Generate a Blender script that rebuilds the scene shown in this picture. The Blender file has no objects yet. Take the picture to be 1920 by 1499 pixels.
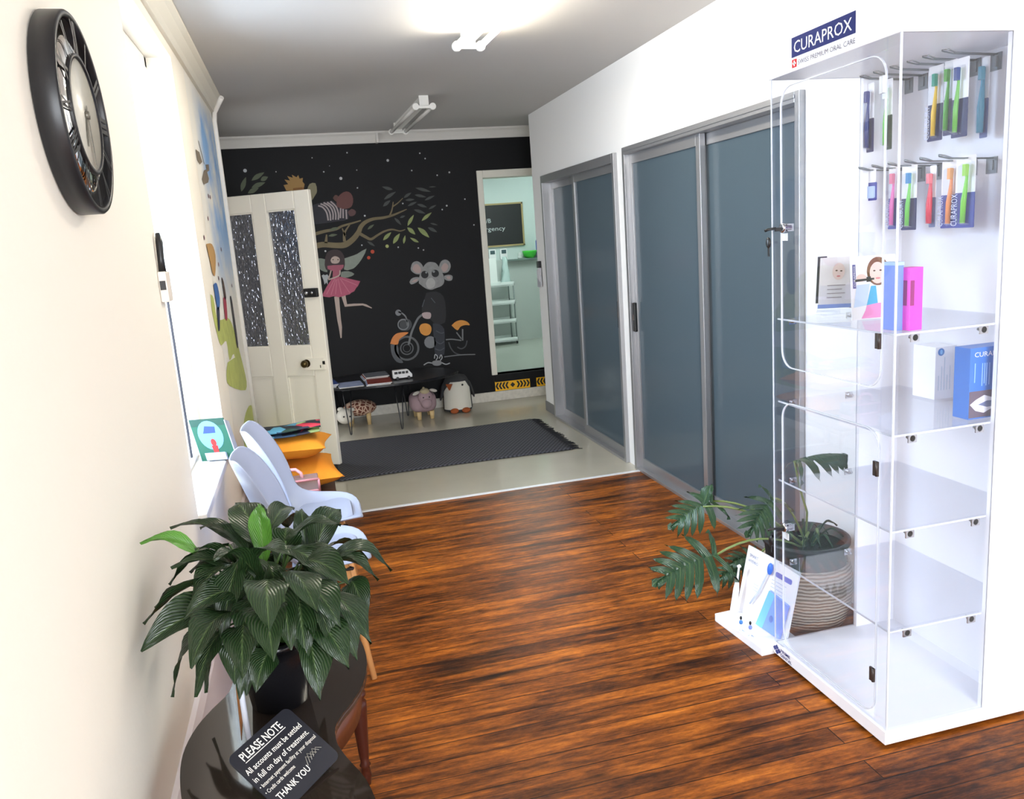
import bpy, bmesh, math, random
from mathutils import Vector, Matrix, Euler

# ---------------------------------------------------------------- camera, world, lights, exposure
S = bpy.context.scene
COL = S.collection
S.view_settings.view_transform = 'Standard'
S.view_settings.look = 'None'
S.view_settings.exposure = 1.22
S.view_settings.gamma = 1.0
S.view_settings.use_curve_mapping = False
S.cycles.use_denoising = True
S.cycles.max_bounces = 12
S.cycles.transparent_max_bounces = 40
S.cycles.sample_clamp_indirect = 8.0

cam_d = bpy.data.cameras.new('camera')
cam = bpy.data.objects.new('camera', cam_d)
COL.objects.link(cam)
YAW, PITCH, ROLL = 0.239209449, -0.196520786, -0.0721931313
FPX = 1513.404
cam_d.sensor_fit = 'HORIZONTAL'
cam_d.sensor_width = 36.0
cam_d.lens = 36.0 * FPX / 1920.0
cam_d.clip_start = 0.02
fw = Vector((math.sin(YAW) * math.cos(PITCH), math.cos(YAW) * math.cos(PITCH), math.sin(PITCH)))
r0 = Vector((math.cos(YAW), -math.sin(YAW), 0))
u0 = r0.cross(fw)
ri = math.cos(ROLL) * r0 + math.sin(ROLL) * u0
up = ri.cross(fw)
mw = Matrix((ri, up, -fw)).transposed().to_4x4()
mw.translation = Vector((0, 0, 1.6))
cam.matrix_world = mw
S.camera = cam

world = bpy.data.worlds.new('daylight')
S.world = world
world.use_nodes = True
bg = world.node_tree.nodes['Background']
bg.inputs[0].default_value = (0.86, 0.93, 1.0, 1)
bg.inputs[1].default_value = 1.5

def area_light(name, loc, rot, sx, sy, power, col):
    l = bpy.data.lights.new(name, 'AREA')
    l.shape = 'RECTANGLE'; l.size = sx; l.size_y = sy
    l.energy = power; l.color = col
    o = bpy.data.objects.new(name, l)
    o.location = loc; o.rotation_euler = rot
    COL.objects.link(o)
    return o
# daylight coming in through the side window and the open shop front behind the camera
area_light('side_window_daylight', (-1.25, 3.55, 2.25), (0, -math.radians(57), 0), 1.7, 1.5, 95, (0.80, 0.90, 1.0))
area_light('shop_front_daylight', (0.75, -2.6, 1.75), (math.radians(68), 0, 0), 2.4, 1.8, 85, (0.90, 0.95, 1.0))

area_light('far_end_fill', (-0.86, 6.88, 1.1), (0, -math.pi/2, 0), 1.9, 0.7, 7, (0.93, 0.97, 1.0))  # added fill panel, hidden behind the open door, brightens the far end

# ---------------------------------------------------------------- materials
def lin(c):
    def f(v):
        v = v / 255.0
        return v / 12.92 if v <= 0.04045 else ((v + 0.055) / 1.055) ** 2.4
    return (f(c[0]), f(c[1]), f(c[2]), 1.0)

MATS = {}
def M(name, rgb=(200, 200, 200), rough=0.5, metal=0.0, spec=0.5, bump=0.0, bscale=60.0, var=0.0, vscale=8.0, coat=0.0, trans=0.0):
    """a procedural principled material, with optional noise bump and colour variation"""
    if name in MATS: return MATS[name]
    m = bpy.data.materials.new(name); m.use_nodes = True
    nt = m.node_tree; b = nt.nodes['Principled BSDF']
    b.inputs['Base Color'].default_value = lin(rgb)
    b.inputs['Roughness'].default_value = rough
    b.inputs['Metallic'].default_value = metal
    b.inputs['Specular IOR Level'].default_value = spec
    b.inputs['Coat Weight'].default_value = coat
    b.inputs['Transmission Weight'].default_value = trans
    if bump or var:
        tc = nt.nodes.new('ShaderNodeTexCoord')
    if var:
        n = nt.nodes.new('ShaderNodeTexNoise'); n.inputs['Scale'].default_value = vscale; n.inputs['Detail'].default_value = 5
        nt.links.new(tc.outputs['Object'], n.inputs['Vector'])
        mx = nt.nodes.new('ShaderNodeMix'); mx.data_type = 'RGBA'
        c = lin(rgb)
        mx.inputs[6].default_value = tuple(max(0, v * (1 - var)) for v in c[:3]) + (1,)
        mx.inputs[7].default_value = tuple(min(1, v * (1 + var)) for v in c[:3]) + (1,)
        nt.links.new(n.outputs['Fac'], mx.inputs[0])
        nt.links.new(mx.outputs[2], b.inputs['Base Color'])
    if bump:
        n2 = nt.nodes.new('ShaderNodeTexNoise'); n2.inputs['Scale'].default_value = bscale; n2.inputs['Detail'].default_value = 4
        nt.links.new(tc.outputs['Object'], n2.inputs['Vector'])
        bp = nt.nodes.new('ShaderNodeBump'); bp.inputs['Strength'].default_value = bump; bp.inputs['Distance'].default_value = 0.01
        nt.links.new(n2.outputs['Fac'], bp.inputs['Height'])
        nt.links.new(bp.outputs['Normal'], b.inputs['Normal'])
    MATS[name] = m
    return m

def emis(name, rgb, strength):
    if name in MATS: return MATS[name]
    m = bpy.data.materials.new(name); m.use_nodes = True
    nt = m.node_tree; nt.nodes.clear()
    e = nt.nodes.new('ShaderNodeEmission'); e.inputs[0].default_value = lin(rgb); e.inputs[1].default_value = strength
    o = nt.nodes.new('ShaderNodeOutputMaterial'); nt.links.new(e.outputs[0], o.inputs[0])
    MATS[name] = m
    return m

def clear(name, tint=(255, 255, 255), refl=0.03, edge=0.35, rough=0.02):
    """clear sheet: straight-through transparency with a Fresnel-like sheen"""
    if name in MATS: return MATS[name]
    m = bpy.data.materials.new(name); m.use_nodes = True
    nt = m.node_tree; nt.nodes.clear()
    t = nt.nodes.new('ShaderNodeBsdfTransparent'); t.inputs[0].default_value = lin(tint)
    g = nt.nodes.new('ShaderNodeBsdfGlossy'); g.inputs['Roughness'].default_value = rough
    lw = nt.nodes.new('ShaderNodeLayerWeight'); lw.inputs[0].default_value = 0.35
    mr = nt.nodes.new('ShaderNodeMapRange'); mr.inputs[3].default_value = refl; mr.inputs[4].default_value = edge
    nt.links.new(lw.outputs['Facing'], mr.inputs[0])
    mr.interpolation_type = 'SMOOTHSTEP'
    mx = nt.nodes.new('ShaderNodeMixShader'); nt.links.new(mr.outputs[0], mx.inputs[0])
    nt.links.new(t.outputs[0], mx.inputs[1]); nt.links.new(g.outputs[0], mx.inputs[2])
    o = nt.nodes.new('ShaderNodeOutputMaterial'); nt.links.new(mx.outputs[0], o.inputs[0])
    MATS[name] = m
    return m

# ---------------------------------------------------------------- mesh builder
class MB:
    """collects shapes (world coordinates unless built with local=True) and links them as ONE mesh object"""
    def __init__(s): s.v = []; s.f = []; s.mi = []; s.sm = []; s.cur = 0; s.flat = False
    def add(s, vs, fs, smooth=False):
        o = len(s.v); s.v += [tuple(v) for v in vs]
        for f in fs:
            s.f.append([i + o for i in f]); s.mi.append(s.cur); s.sm.append(smooth)
        return s
    def box(s, x0, x1, y0, y1, z0, z1):
        vs = [(x, y, z) for z in (z0, z1) for y in (y0, y1) for x in (x0, x1)]
        return s.add(vs, [(0, 2, 3, 1), (4, 5, 7, 6), (0, 1, 5, 4), (2, 6, 7, 3), (0, 4, 6, 2), (1, 3, 7, 5)])
    def obox(s, c, ax, ay, az):
        """box from centre and three half-axis vectors"""
        c = Vector(c); ax = Vector(ax); ay = Vector(ay); az = Vector(az)
        vs = [c + i * ax + j * ay + k * az for k in (-1, 1) for j in (-1, 1) for i in (-1, 1)]
        return s.add(vs, [(0, 2, 3, 1), (4, 5, 7, 6), (0, 1, 5, 4), (2, 6, 7, 3), (0, 4, 6, 2), (1, 3, 7, 5)])
    def tube(s, pts, r, n=8, caps=True, close=False):
        pts = [Vector(p) for p in pts]; k = len(pts)
        rs = r if isinstance(r, (list, tuple)) else [r] * k
        vs = []; prev = None
        for i, p in enumerate(pts):
            if close: d = pts[(i + 1) % k] - pts[i - 1]
            else: d = pts[min(i + 1, k - 1)] - pts[max(i - 1, 0)]
            d.normalize()
            if prev is None:
                a = d.orthogonal().normalized()
            else:
                a = (prev - prev.dot(d) * d)
                a = a.normalized() if a.length > 1e-6 else d.orthogonal().normalized()
            prev = a; b = d.cross(a)
            for j in range(n):
                t = 2 * math.pi * j / n
                vs.append(p + rs[i] * (math.cos(t) * a + math.sin(t) * b))
        fs = []
        for i in range(k if close else k - 1):
            i2 = (i + 1) % k
            for j in range(n):
                fs.append((i * n + j, i * n + (j + 1) % n, i2 * n + (j + 1) % n, i2 * n + j))
        s.add(vs, fs, True)
        if caps and not close:
            o = len(s.v) - len(vs)
            s.f.append([o + j for j in range(n)][::-1]); s.mi.append(s.cur); s.sm.append(False)
            s.f.append([o + (k - 1) * n + j for j in range(n)]); s.mi.append(s.cur); s.sm.append(False)
        return s
    def lathe(s, prof, c=(0, 0, 0), n=28, ax=None, sx=1.0, sy=1.0, wob=0.0, seed=0):
        """prof: list of (radius, height)"""
        c = Vector(c); R = Matrix.Identity(3)
        if ax is not None: R = Vector((0, 0, 1)).rotation_difference(Vector(ax)).to_matrix()
        rnd = random.Random(seed)
        vs = []
        for (r, h) in prof:
            for j in range(n):
                t = 2 * math.pi * j / n
                rr = r * (1 + wob * (rnd.random() - .5))
                vs.append(c + R @ Vector((rr * math.cos(t) * sx, rr * math.sin(t) * sy, h)))
        fs = []
        k = len(prof)
        for i in range(k - 1):
            for j in range(n):
                fs.append((i * n + j, i * n + (j + 1) % n, (i + 1) * n + (j + 1) % n, (i + 1) * n + j))
        s.add(vs, fs, True)
        o = len(s.v) - len(vs)
        if prof[0][0] > 1e-5: s.f.append([o + j for j in range(n)][::-1]); s.mi.append(s.cur); s.sm.append(False)
        if prof[-1][0] > 1e-5: s.f.append([o + (k - 1) * n + j for j in range(n)]); s.mi.append(s.cur); s.sm.append(False)
        return s
    def ball(s, c, r, n=18, m=12, rot=None):
        c = Vector(c); r = Vector(r if isinstance(r, (tuple, list)) else (r, r, r))
        R = rot.to_matrix() if rot else Matrix.Identity(3)
        vs = []; fs = []
        for i in range(m + 1):
            a = -math.pi / 2 + math.pi * i / m
            for j in range(n):
                t = 2 * math.pi * j / n
                vs.append(c + R @ Vector((r.x * math.cos(a) * math.cos(t), r.y * math.cos(a) * math.sin(t), r.z * math.sin(a))))
        for i in range(m):
            for j in range(n):
                fs.append((i * n + j, i * n + (j + 1) % n, (i + 1) * n + (j + 1) % n, (i + 1) * n + j))
        return s.add(vs, fs, True)
    def prism(s, poly, o, u, v, d):
        """polygon (2-D list) on plane o + a*u + b*v, extruded along vector d"""
        o = Vector(o); u = Vector(u); v = Vector(v); d = Vector(d)
        a = [o + p[0] * u + p[1] * v for p in poly]; k = len(a)
        vs = a + [p + d for p in a]
        fs = [list(range(k))[::-1], [k + i for i in range(k)]] + [(i, (i + 1) % k, k + (i + 1) % k, k + i) for i in range(k)]
        return s.add(vs, fs)
    def grid(s, P, smooth=True, closeu=False):
        """P[i][j] points"""
        k = len(P); n = len(P[0]); vs = [p for row in P for p in row]
        fs = [(i * n + j, i * n + j + 1, (i + 1) * n + j + 1, (i + 1) * n + j) for i in range(k - 1) for j in range(n - 1)]
        return s.add(vs, fs, smooth)
    def text(s, body, o, u, v, h=None, w=None, thick=0.0006, align='LEFT', bold=0.0):
        """lettering: o = baseline start, u = reading direction, v = up; h = cap height, w = total width to fit"""
        c = bpy.data.curves.new('t', 'FONT'); c.body = body; c.size = 1.0; c.align_x = 'LEFT'; c.resolution_u = 2
        c.offset = bold
        ob = bpy.data.objects.new('t', c)
        me = bpy.data.meshes.new_from_object(ob)
        bpy.data.objects.remove(ob); bpy.data.curves.remove(c)
        xs = [p.co.x for p in me.vertices] or [0]
        x0, x1 = min(xs), max(xs)
        cap = 0.73
        sv = (h / cap) if h else w / (x1 - x0)
        su = (w / (x1 - x0)) if w else sv
        if not h: sv = su
        u = Vector(u).normalized(); v = Vector(v).normalized(); n = u.cross(v); o = Vector(o)
        off = 0 if align == 'LEFT' else (x1 - x0) * su * (.5 if align == 'CENTER' else 1)
        vs = [o + u * ((p.co.x - x0) * su - off) + v * (p.co.y * sv) + n * thick for p in me.vertices]
        s.add(vs, [tuple(p.vertices) for p in me.polygons])
        bpy.data.meshes.remove(me)
        return s
    def build(s, name, mats, parent=None, local=False, bevel=0.0, solid=0.0, sub=0, loc=None, wn=False):
        me = bpy.data.meshes.new(name)
        off = Vector((0, 0, 0))
        if parent is not None and not local:
            q = parent
            while q is not None:
                off = off + q.location; q = q.parent
        elif loc is not None and not local:
            off = Vector(loc)
        me.from_pydata([tuple(Vector(v) - off) for v in s.v], [], s.f)
        if not isinstance(mats, (list, tuple)): mats = [mats]
        for m in mats: me.materials.append(m)
        me.polygons.foreach_set('material_index', s.mi)
        me.polygons.foreach_set('use_smooth', s.sm)
        bm = bmesh.new(); bm.from_mesh(me); bmesh.ops.recalc_face_normals(bm, faces=bm.faces); bm.to_mesh(me); bm.free()
        me.update()
        o = bpy.data.objects.new(name, me)
        COL.objects.link(o)
        if parent is not None: o.parent = parent
        if loc is not None: o.location = loc
        if solid:
            md = o.modifiers.new('s', 'SOLIDIFY'); md.thickness = solid; md.offset = 0
        if bevel:
            md = o.modifiers.new('b', 'BEVEL'); md.width = bevel; md.segments = 2; md.limit_method = 'ANGLE'; md.angle_limit = math.radians(40)
        if sub:
            md = o.modifiers.new('u', 'SUBSURF'); md.levels = sub; md.render_levels = sub
        return o

def box(x0, x1, y0, y1, z0, z1): return MB().box(x0, x1, y0, y1, z0, z1)

def tag(o, label=None, cat=None, group=None, kind=None):
    if label: o['label'] = label
    if cat: o['category'] = cat
    if group: o['group'] = group
    if kind: o['kind'] = kind
    return o

def thing(name, label, cat, loc=(0, 0, 0), group=None):
    o = bpy.data.objects.new(name, None); COL.objects.link(o)
    o.empty_display_size = 0.05
    o.location = loc
    return tag(o, label, cat, group)

def struct(name, mb, mats, parent=None, **k):
    o = mb.build(name, mats, parent, **k)
    if parent is None: o['kind'] = 'structure'
    return o

def struct_empty(name, loc):
    o = bpy.data.objects.new(name, None); COL.objects.link(o); o.location = loc
    o['kind'] = 'structure'
    return o

def copy_tree(o, loc=None, label=None, parent=None):
    c = o.copy(); COL.objects.link(c)
    if parent is not None: c.parent = parent
    if loc is not None: c.location = loc
    if label: c['label'] = label
    for ch in list(o.children): copy_tree(ch, None, None, c)
    return c

def bez(p0, p1, p2, n):
    p0, p1, p2 = Vector(p0), Vector(p1), Vector(p2)
    return [(1 - t) ** 2 * p0 + 2 * t * (1 - t) * p1 + t * t * p2 for t in [i / n for i in range(n + 1)]]

def rrect(x0, x1, y0, y1, r, n=6):
    out = []
    for cx, cy, a in ((x1 - r, y1 - r, 0), (x0 + r, y1 - r, 90), (x0 + r, y0 + r, 180), (x1 - r, y0 + r, 270)):
        for i in range(n + 1):
            t = math.radians(a + 90 * i / n)
            out.append((cx + r * math.cos(t), cy + r * math.sin(t)))
    return out
def ell(cx, cy, rx, ry, n=20, a0=0):
    return [(cx + rx * math.cos(a0 + 2 * math.pi * i / n), cy + ry * math.sin(a0 + 2 * math.pi * i / n)) for i in range(n)]
X, Y, Z = Vector((1, 0, 0)), Vector((0, 1, 0)), Vector((0, 0, 1))
STARS = [(-0.391, 2.365, 0.0126), (0.206, 2.449, 0.0042), (0.524, 2.48, 0.0056), (0.89, 2.395, 0.0098), (1.196, 2.446, 0.0056), (1.242, 2.396, 0.0056), (1.105, 2.293, 0.0056), (0.296, 2.321, 0.0056), (0.443, 2.255, 0.0112), (0.353, 2.371, 0.0028), (0.596, 2.322, 0.0042), (0.585, 2.162, 0.0056), (1.343, 2.238, 0.0056), (1.462, 2.259, 0.007), (1.592, 2.003, 0.0056), (1.41, 1.952, 0.007), (1.363, 1.919, 0.0056), (0.626, 1.906, 0.007), (0.57, 1.638, 0.0056), (0.909, 1.595, 0.0056), (1.1, 1.574, 0.0056), (1.148, 1.552, 0.0056), (1.661, 1.755, 0.0056), (0.23, 1.608, 0.007), (-0.125, 2.342, 0.0042), (0.992, 1.997, 0.0056)]
BRANCHES = [([(0.097, 1.648), (0.206, 1.669), (0.332, 1.653), (0.418, 1.654), (0.495, 1.699), (0.552, 1.76), (0.579, 1.808), (0.627, 1.848), (0.702, 1.872), (0.79, 1.877), (0.88, 1.893), (0.971, 1.923), (1.024, 1.942)], [0.05, 0.05, 0.05, 0.055, 0.05, 0.045, 0.04, 0.034, 0.028, 0.024, 0.02, 0.014, 0.006]), ([(0.565, 1.744), (0.613, 1.712), (0.661, 1.688), (0.723, 1.719), (0.792, 1.751), (0.867, 1.764), (0.939, 1.745), (0.992, 1.756)], [0.03, 0.028, 0.024, 0.02, 0.018, 0.015, 0.012, 0.008]), ([(0.414, 1.683), (0.418, 1.747), (0.44, 1.788), (0.481, 1.836)], [0.028, 0.022, 0.016, 0.01]), ([(0.427, 1.732), (0.406, 1.805)], [0.016, 0.01]), ([(0.857, 1.891), (0.885, 1.946), (0.903, 2.017)], [0.018, 0.012, 0.008]), ([(0.895, 1.974), (0.95, 2.007), (0.998, 2.047)], [0.012, 0.01, 0.006]), ([(0.139, 1.766), (0.24, 1.788), (0.349, 1.802), (0.409, 1.826), (0.511, 1.848), (0.585, 1.865)], [0.03, 0.028, 0.024, 0.02, 0.016, 0.01]), ([(0.243, 1.681), (0.258, 1.758)], [0.03, 0.012])]
MLEAVES = [((-0.227, 2.342), (-0.347, 2.276), 0.045, 2), ((-0.23, 2.254), (-0.355, 2.213), 0.045, 2), ((-0.292, 2.209), (-0.393, 2.166), 0.045, 2), ((-0.39, 2.31), (-0.446, 2.185), 0.045, 2), ((-0.2, 2.301), (-0.268, 2.272), 0.045, 2), ((1.259, 1.898), (1.155, 1.825), 0.0348, 1), ((1.086, 1.887), (1.017, 1.787), 0.0348, 1), ((1.083, 1.702), (1.012, 1.773), 0.0435, 1), ((1.215, 1.664), (1.112, 1.766), 0.0493, 1), ((0.857, 1.739), (0.773, 1.669), 0.0377, 1), ((0.937, 1.723), (0.864, 1.63), 0.0435, 1), ((0.986, 1.702), (0.964, 1.623), 0.0261, 1), ((1.029, 1.677), (1.11, 1.627), 0.029, 1), ((0.379, 1.814), (0.284, 1.792), 0.0319, 2), ((0.357, 1.751), (0.271, 1.743), 0.0261, 2), ((0.704, 1.821), (0.638, 1.779), 0.0261, 2), ((0.938, 2.108), (0.818, 2.043), 0.0348, 0), ((0.879, 2.033), (0.804, 1.98), 0.0348, 0), ((0.812, 2.161), (0.911, 2.13), 0.0319, 0), ((1.269, 2.089), (1.124, 2.133), 0.0319, 0), ((1.22, 2.042), (1.111, 2.069), 0.029, 0), ((1.303, 2.052), (1.202, 2.014), 0.0261, 0), ((1.127, 2.004), (1.035, 1.97), 0.0261, 0), ((1.219, 1.948), (1.125, 1.982), 0.029, 0), ((1.31, 1.964), (1.232, 1.929), 0.0232, 0), ((1.198, 1.891), (1.09, 1.934), 0.0319, 0), ((0.959, 1.798), (0.899, 1.87), 0.029, 0), ((1.083, 2.092), (1.005, 2.047), 0.029, 0), ((1.107, 2.027), (1.018, 2.025), 0.0261, 0), ((1.295, 1.71), (1.209, 1.76), 0.0348, 0), ((1.308, 1.775), (1.235, 1.798), 0.0174, 0), ((1.325, 2.133), (1.251, 2.134), 0.0116, 0), ((0.691, 1.62), (0.623, 1.669), 0.0261, 0), ((1.004, 1.882), (0.951, 1.867), 0.0232, 0)]
CL_BODY = [(0.132, 1.95), (0.147, 2.019), (0.213, 2.043), (0.349, 2.059), (0.4, 2.004), (0.482, 1.971), (0.472, 1.886), (0.371, 1.871), (0.157, 1.857), (0.124, 1.88)]
CL_HEAD = [(0.378, 2.005), (0.385, 2.068), (0.426, 2.115), (0.478, 2.136), (0.519, 2.117), (0.535, 2.066), (0.522, 2.011), (0.49, 1.984), (0.426, 1.981)]
CL_EAR = [(0.352, 2.084), (0.376, 2.11), (0.403, 2.095), (0.39, 2.046), (0.364, 2.062)]
CL_HAND = [(0.472, 1.95), (0.511, 1.976), (0.548, 1.952), (0.533, 1.918), (0.489, 1.91)]
CL_STRIPES = [[(0.211, 2.022), (0.251, 2.005), (0.281, 1.955), (0.287, 1.884)], [(0.234, 2.038), (0.28, 2.011), (0.309, 1.953), (0.308, 1.882)], [(0.263, 2.047), (0.315, 2.009), (0.337, 1.951), (0.33, 1.888)], [(0.295, 2.048), (0.343, 2.007), (0.361, 1.943), (0.355, 1.886)], [(0.327, 2.054), (0.371, 2.005), (0.386, 1.941), (0.379, 1.885)], [(0.412, 1.989), (0.399, 1.898)], [(0.433, 1.981), (0.425, 1.896)], [(0.46, 1.972), (0.455, 1.887)]]
TUFT = [(-0.055, 2.172), (-0.074, 2.222), (-0.032, 2.228), (-0.06, 2.27), (-0.012, 2.259), (-0.032, 2.3), (0.015, 2.282), (0.01, 2.31), (0.048, 2.285), (0.066, 2.304), (0.074, 2.271), (0.104, 2.277), (0.097, 2.245), (0.113, 2.22), (0.098, 2.175), (0.042, 2.167)]
TOY_CAT = [(0.131, 2.173), (0.157, 2.22), (0.21, 2.224), (0.216, 2.154), (0.198, 2.12), (0.145, 2.057), (0.136, 2.103)]
F_HAIR = [(0.209, 1.487), (0.224, 1.555), (0.253, 1.601), (0.31, 1.617), (0.363, 1.603), (0.393, 1.556), (0.396, 1.493), (0.388, 1.452), (0.357, 1.42), (0.234, 1.429), (0.212, 1.452)]
F_FACE = [(0.267, 1.52), (0.281, 1.543), (0.313, 1.555), (0.346, 1.539), (0.352, 1.514), (0.337, 1.491), (0.305, 1.486), (0.275, 1.495)]
F_EYES = [[(0.282, 1.526), (0.292, 1.53), (0.299, 1.525), (0.29, 1.518)], [(0.327, 1.523), (0.336, 1.527), (0.345, 1.521), (0.335, 1.515)]]
F_WING_R = [(0.396, 1.528), (0.461, 1.544), (0.518, 1.561), (0.61, 1.603), (0.555, 1.509), (0.492, 1.444), (0.448, 1.423), (0.382, 1.425)]
F_WING_R2 = [(0.355, 1.406), (0.418, 1.408), (0.471, 1.379), (0.44, 1.357), (0.377, 1.348), (0.344, 1.365)]
F_WING_L = [(0.148, 1.546), (0.218, 1.534), (0.222, 1.451), (0.225, 1.413), (0.172, 1.434), (0.153, 1.47)]
F_TOP = [(0.231, 1.471), (0.287, 1.474), (0.383, 1.47), (0.377, 1.446), (0.346, 1.42), (0.329, 1.359), (0.267, 1.357), (0.277, 1.419), (0.232, 1.443)]
F_SKIRT = [(0.267, 1.36), (0.343, 1.361), (0.519, 1.305), (0.493, 1.261), (0.478, 1.249), (0.453, 1.215), (0.424, 1.204), (0.408, 1.191), (0.38, 1.186), (0.337, 1.176), (0.302, 1.172), (0.261, 1.186), (0.219, 1.179), (0.182, 1.186), (0.148, 1.196), (0.203, 1.279)]
F_SKIRT_LINES = [[(0.287, 1.348), (0.195, 1.209)], [(0.296, 1.341), (0.235, 1.199)], [(0.306, 1.34), (0.277, 1.202)], [(0.317, 1.346), (0.332, 1.197)], [(0.335, 1.345), (0.41, 1.205)], [(0.348, 1.343), (0.487, 1.269)]]
F_LEG1 = ([(0.285, 1.18), (0.284, 1.075), (0.284, 0.954), (0.288, 0.889), (0.283, 0.786)], [0.045, 0.04, 0.035, 0.03, 0.012])
F_LEG2 = ([(0.348, 1.185), (0.362, 1.089), (0.439, 1.089), (0.52, 1.085), (0.551, 1.072), (0.601, 1.043)], [0.04, 0.032, 0.022, 0.018, 0.02, 0.008])
F_ARMS = [([(0.261, 1.427), (0.246, 1.387), (0.228, 1.346)], 0.012), ([(0.343, 1.421), (0.327, 1.373), (0.227, 1.343)], 0.012)]
F_TOOTH = [(0.17, 1.386), (0.188, 1.395), (0.201, 1.387), (0.223, 1.393), (0.233, 1.374), (0.221, 1.347), (0.215, 1.298), (0.204, 1.32), (0.188, 1.301), (0.182, 1.343)]
HEARTS = [((0.663, 1.571), 0.018, 0), ((0.622, 1.518), 0.016, 1), ((0.805, 1.612), 0.016, 2)]
MO_HEAD = [(1.073, 1.24), (1.088, 1.318), (1.131, 1.392), (1.17, 1.429), (1.211, 1.433), (1.257, 1.418), (1.289, 1.365), (1.319, 1.299), (1.322, 1.236), (1.294, 1.198), (1.236, 1.18), (1.186, 1.168), (1.132, 1.188)]
MO_EARS = [[(1.008, 1.386), (1.028, 1.435), (1.069, 1.452), (1.107, 1.433), (1.13, 1.385), (1.105, 1.328), (1.05, 1.332), (1.013, 1.363)], [(1.282, 1.381), (1.307, 1.43), (1.352, 1.446), (1.39, 1.42), (1.398, 1.372), (1.37, 1.327), (1.329, 1.318), (1.298, 1.332)], [(0.984, 1.259), (1.006, 1.289), (1.047, 1.301), (1.09, 1.29), (1.058, 1.253), (1.001, 1.235)], [(1.326, 1.291), (1.368, 1.299), (1.407, 1.284), (1.399, 1.245), (1.362, 1.24), (1.328, 1.259)]]
MO_EARS_IN = [[(1.023, 1.381), (1.042, 1.415), (1.074, 1.424), (1.103, 1.387), (1.098, 1.34), (1.051, 1.344)], [(1.301, 1.368), (1.328, 1.405), (1.353, 1.411), (1.375, 1.382), (1.355, 1.34), (1.322, 1.331)], [(1.003, 1.258), (1.037, 1.279), (1.069, 1.28), (1.043, 1.255)], [(1.346, 1.281), (1.383, 1.285), (1.384, 1.258), (1.356, 1.257)]]
MO_EYES = [((1.138, 1.318), 0.036), ((1.241, 1.321), 0.036)]
MO_GLINT = [((1.154, 1.337), 0.01), ((1.228, 1.34), 0.012)]
MO_MUZZLE = [(1.14, 1.235), (1.164, 1.272), (1.205, 1.281), (1.233, 1.243), (1.221, 1.197), (1.18, 1.18), (1.149, 1.195)]
MO_JACKET = [(1.136, 1.141), (1.233, 1.148), (1.301, 1.095), (1.315, 0.981), (1.295, 0.839), (1.204, 0.831), (1.16, 0.875), (1.078, 0.955), (1.094, 1.033)]
MO_LEG = [(1.173, 0.842), (1.237, 0.828), (1.281, 0.775), (1.275, 0.662), (1.259, 0.525), (1.169, 0.535), (1.172, 0.656), (1.169, 0.754)]
MO_FOLDS = [[(1.199, 0.767), (1.245, 0.738), (1.278, 0.743)], [(1.182, 0.672), (1.227, 0.635), (1.27, 0.655)], [(1.175, 0.591), (1.222, 0.57), (1.264, 0.59)], [(1.114, 1.079), (1.084, 1.01)], [(1.179, 1.089), (1.215, 1.038)]]
MO_HAND = [(1.075, 0.947), (1.103, 0.957), (1.151, 0.952), (1.165, 0.931), (1.153, 0.892), (1.113, 0.892), (1.082, 0.911)]
MO_SHOE = [(1.129, 0.449), (1.143, 0.472), (1.213, 0.469), (1.226, 0.439), (1.2, 0.421), (1.151, 0.426)]
MO_LACES = [[(1.047, 0.442), (1.089, 0.461), (1.129, 0.453)], [(1.227, 0.447), (1.266, 0.426), (1.308, 0.434)], [(1.158, 0.495), (1.169, 0.535), (1.192, 0.508), (1.172, 0.477)], [(1.206, 0.49), (1.226, 0.525), (1.235, 0.495), (1.213, 0.469)]]
BK_FEND = [(0.741, 0.684), (0.771, 0.745), (0.822, 0.78), (0.91, 0.781), (0.924, 0.77), (0.874, 0.743), (0.831, 0.715), (0.811, 0.669)]
BK_FENDS = [(0.744, 0.675), (0.81, 0.665), (0.816, 0.555), (0.849, 0.487), (0.786, 0.502), (0.746, 0.579)]
BK_TANK = [(1.036, 0.807), (1.056, 0.841), (1.101, 0.849), (1.143, 0.829), (1.156, 0.787), (1.135, 0.741), (1.09, 0.729), (1.048, 0.758)]
BK_REAR = [(1.357, 0.804), (1.401, 0.837), (1.459, 0.847), (1.515, 0.826), (1.539, 0.79), (1.496, 0.795), (1.446, 0.784), (1.41, 0.751)]
BK_WHEEL = ((0.899, 0.632),)
BK_RINGS = [((0.898, 0.624), (0.958, 0.617), 0.012), ((0.898, 0.624), (0.934, 0.62), 0.006), ((0.898, 0.624), (1.01, 0.612), 0.02)]
BK_RWHEEL = [([(1.314, 0.642), (1.33, 0.583), (1.366, 0.531), (1.422, 0.504)], 0.012), ([(1.5, 0.64), (1.479, 0.585), (1.435, 0.564), (1.396, 0.585)], 0.012)]
BK_BARS = [([(0.918, 0.658), (0.952, 0.759), (0.986, 0.828), (1.033, 0.903), (1.077, 0.935)], 0.02), ([(0.923, 0.842), (0.919, 0.922), (0.888, 0.964), (0.85, 0.984)], 0.014), ([(1.288, 0.669), (1.353, 0.667), (1.442, 0.646)], 0.012), ([(1.464, 0.758), (1.455, 0.644)], 0.014), ([(1.4, 0.731), (1.444, 0.662)], 0.012), ([(1.257, 0.501), (1.422, 0.504), (1.571, 0.493)], 0.01)]
BK_LAMP = [((0.909, 0.855), 0.075, 0), ((0.885, 0.857), 0.05, 1), ((0.883, 0.858), 0.03, 2), ((0.849, 0.976), 0.03, 3), ((1.132, 0.66), 0.06, 3)]
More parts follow.
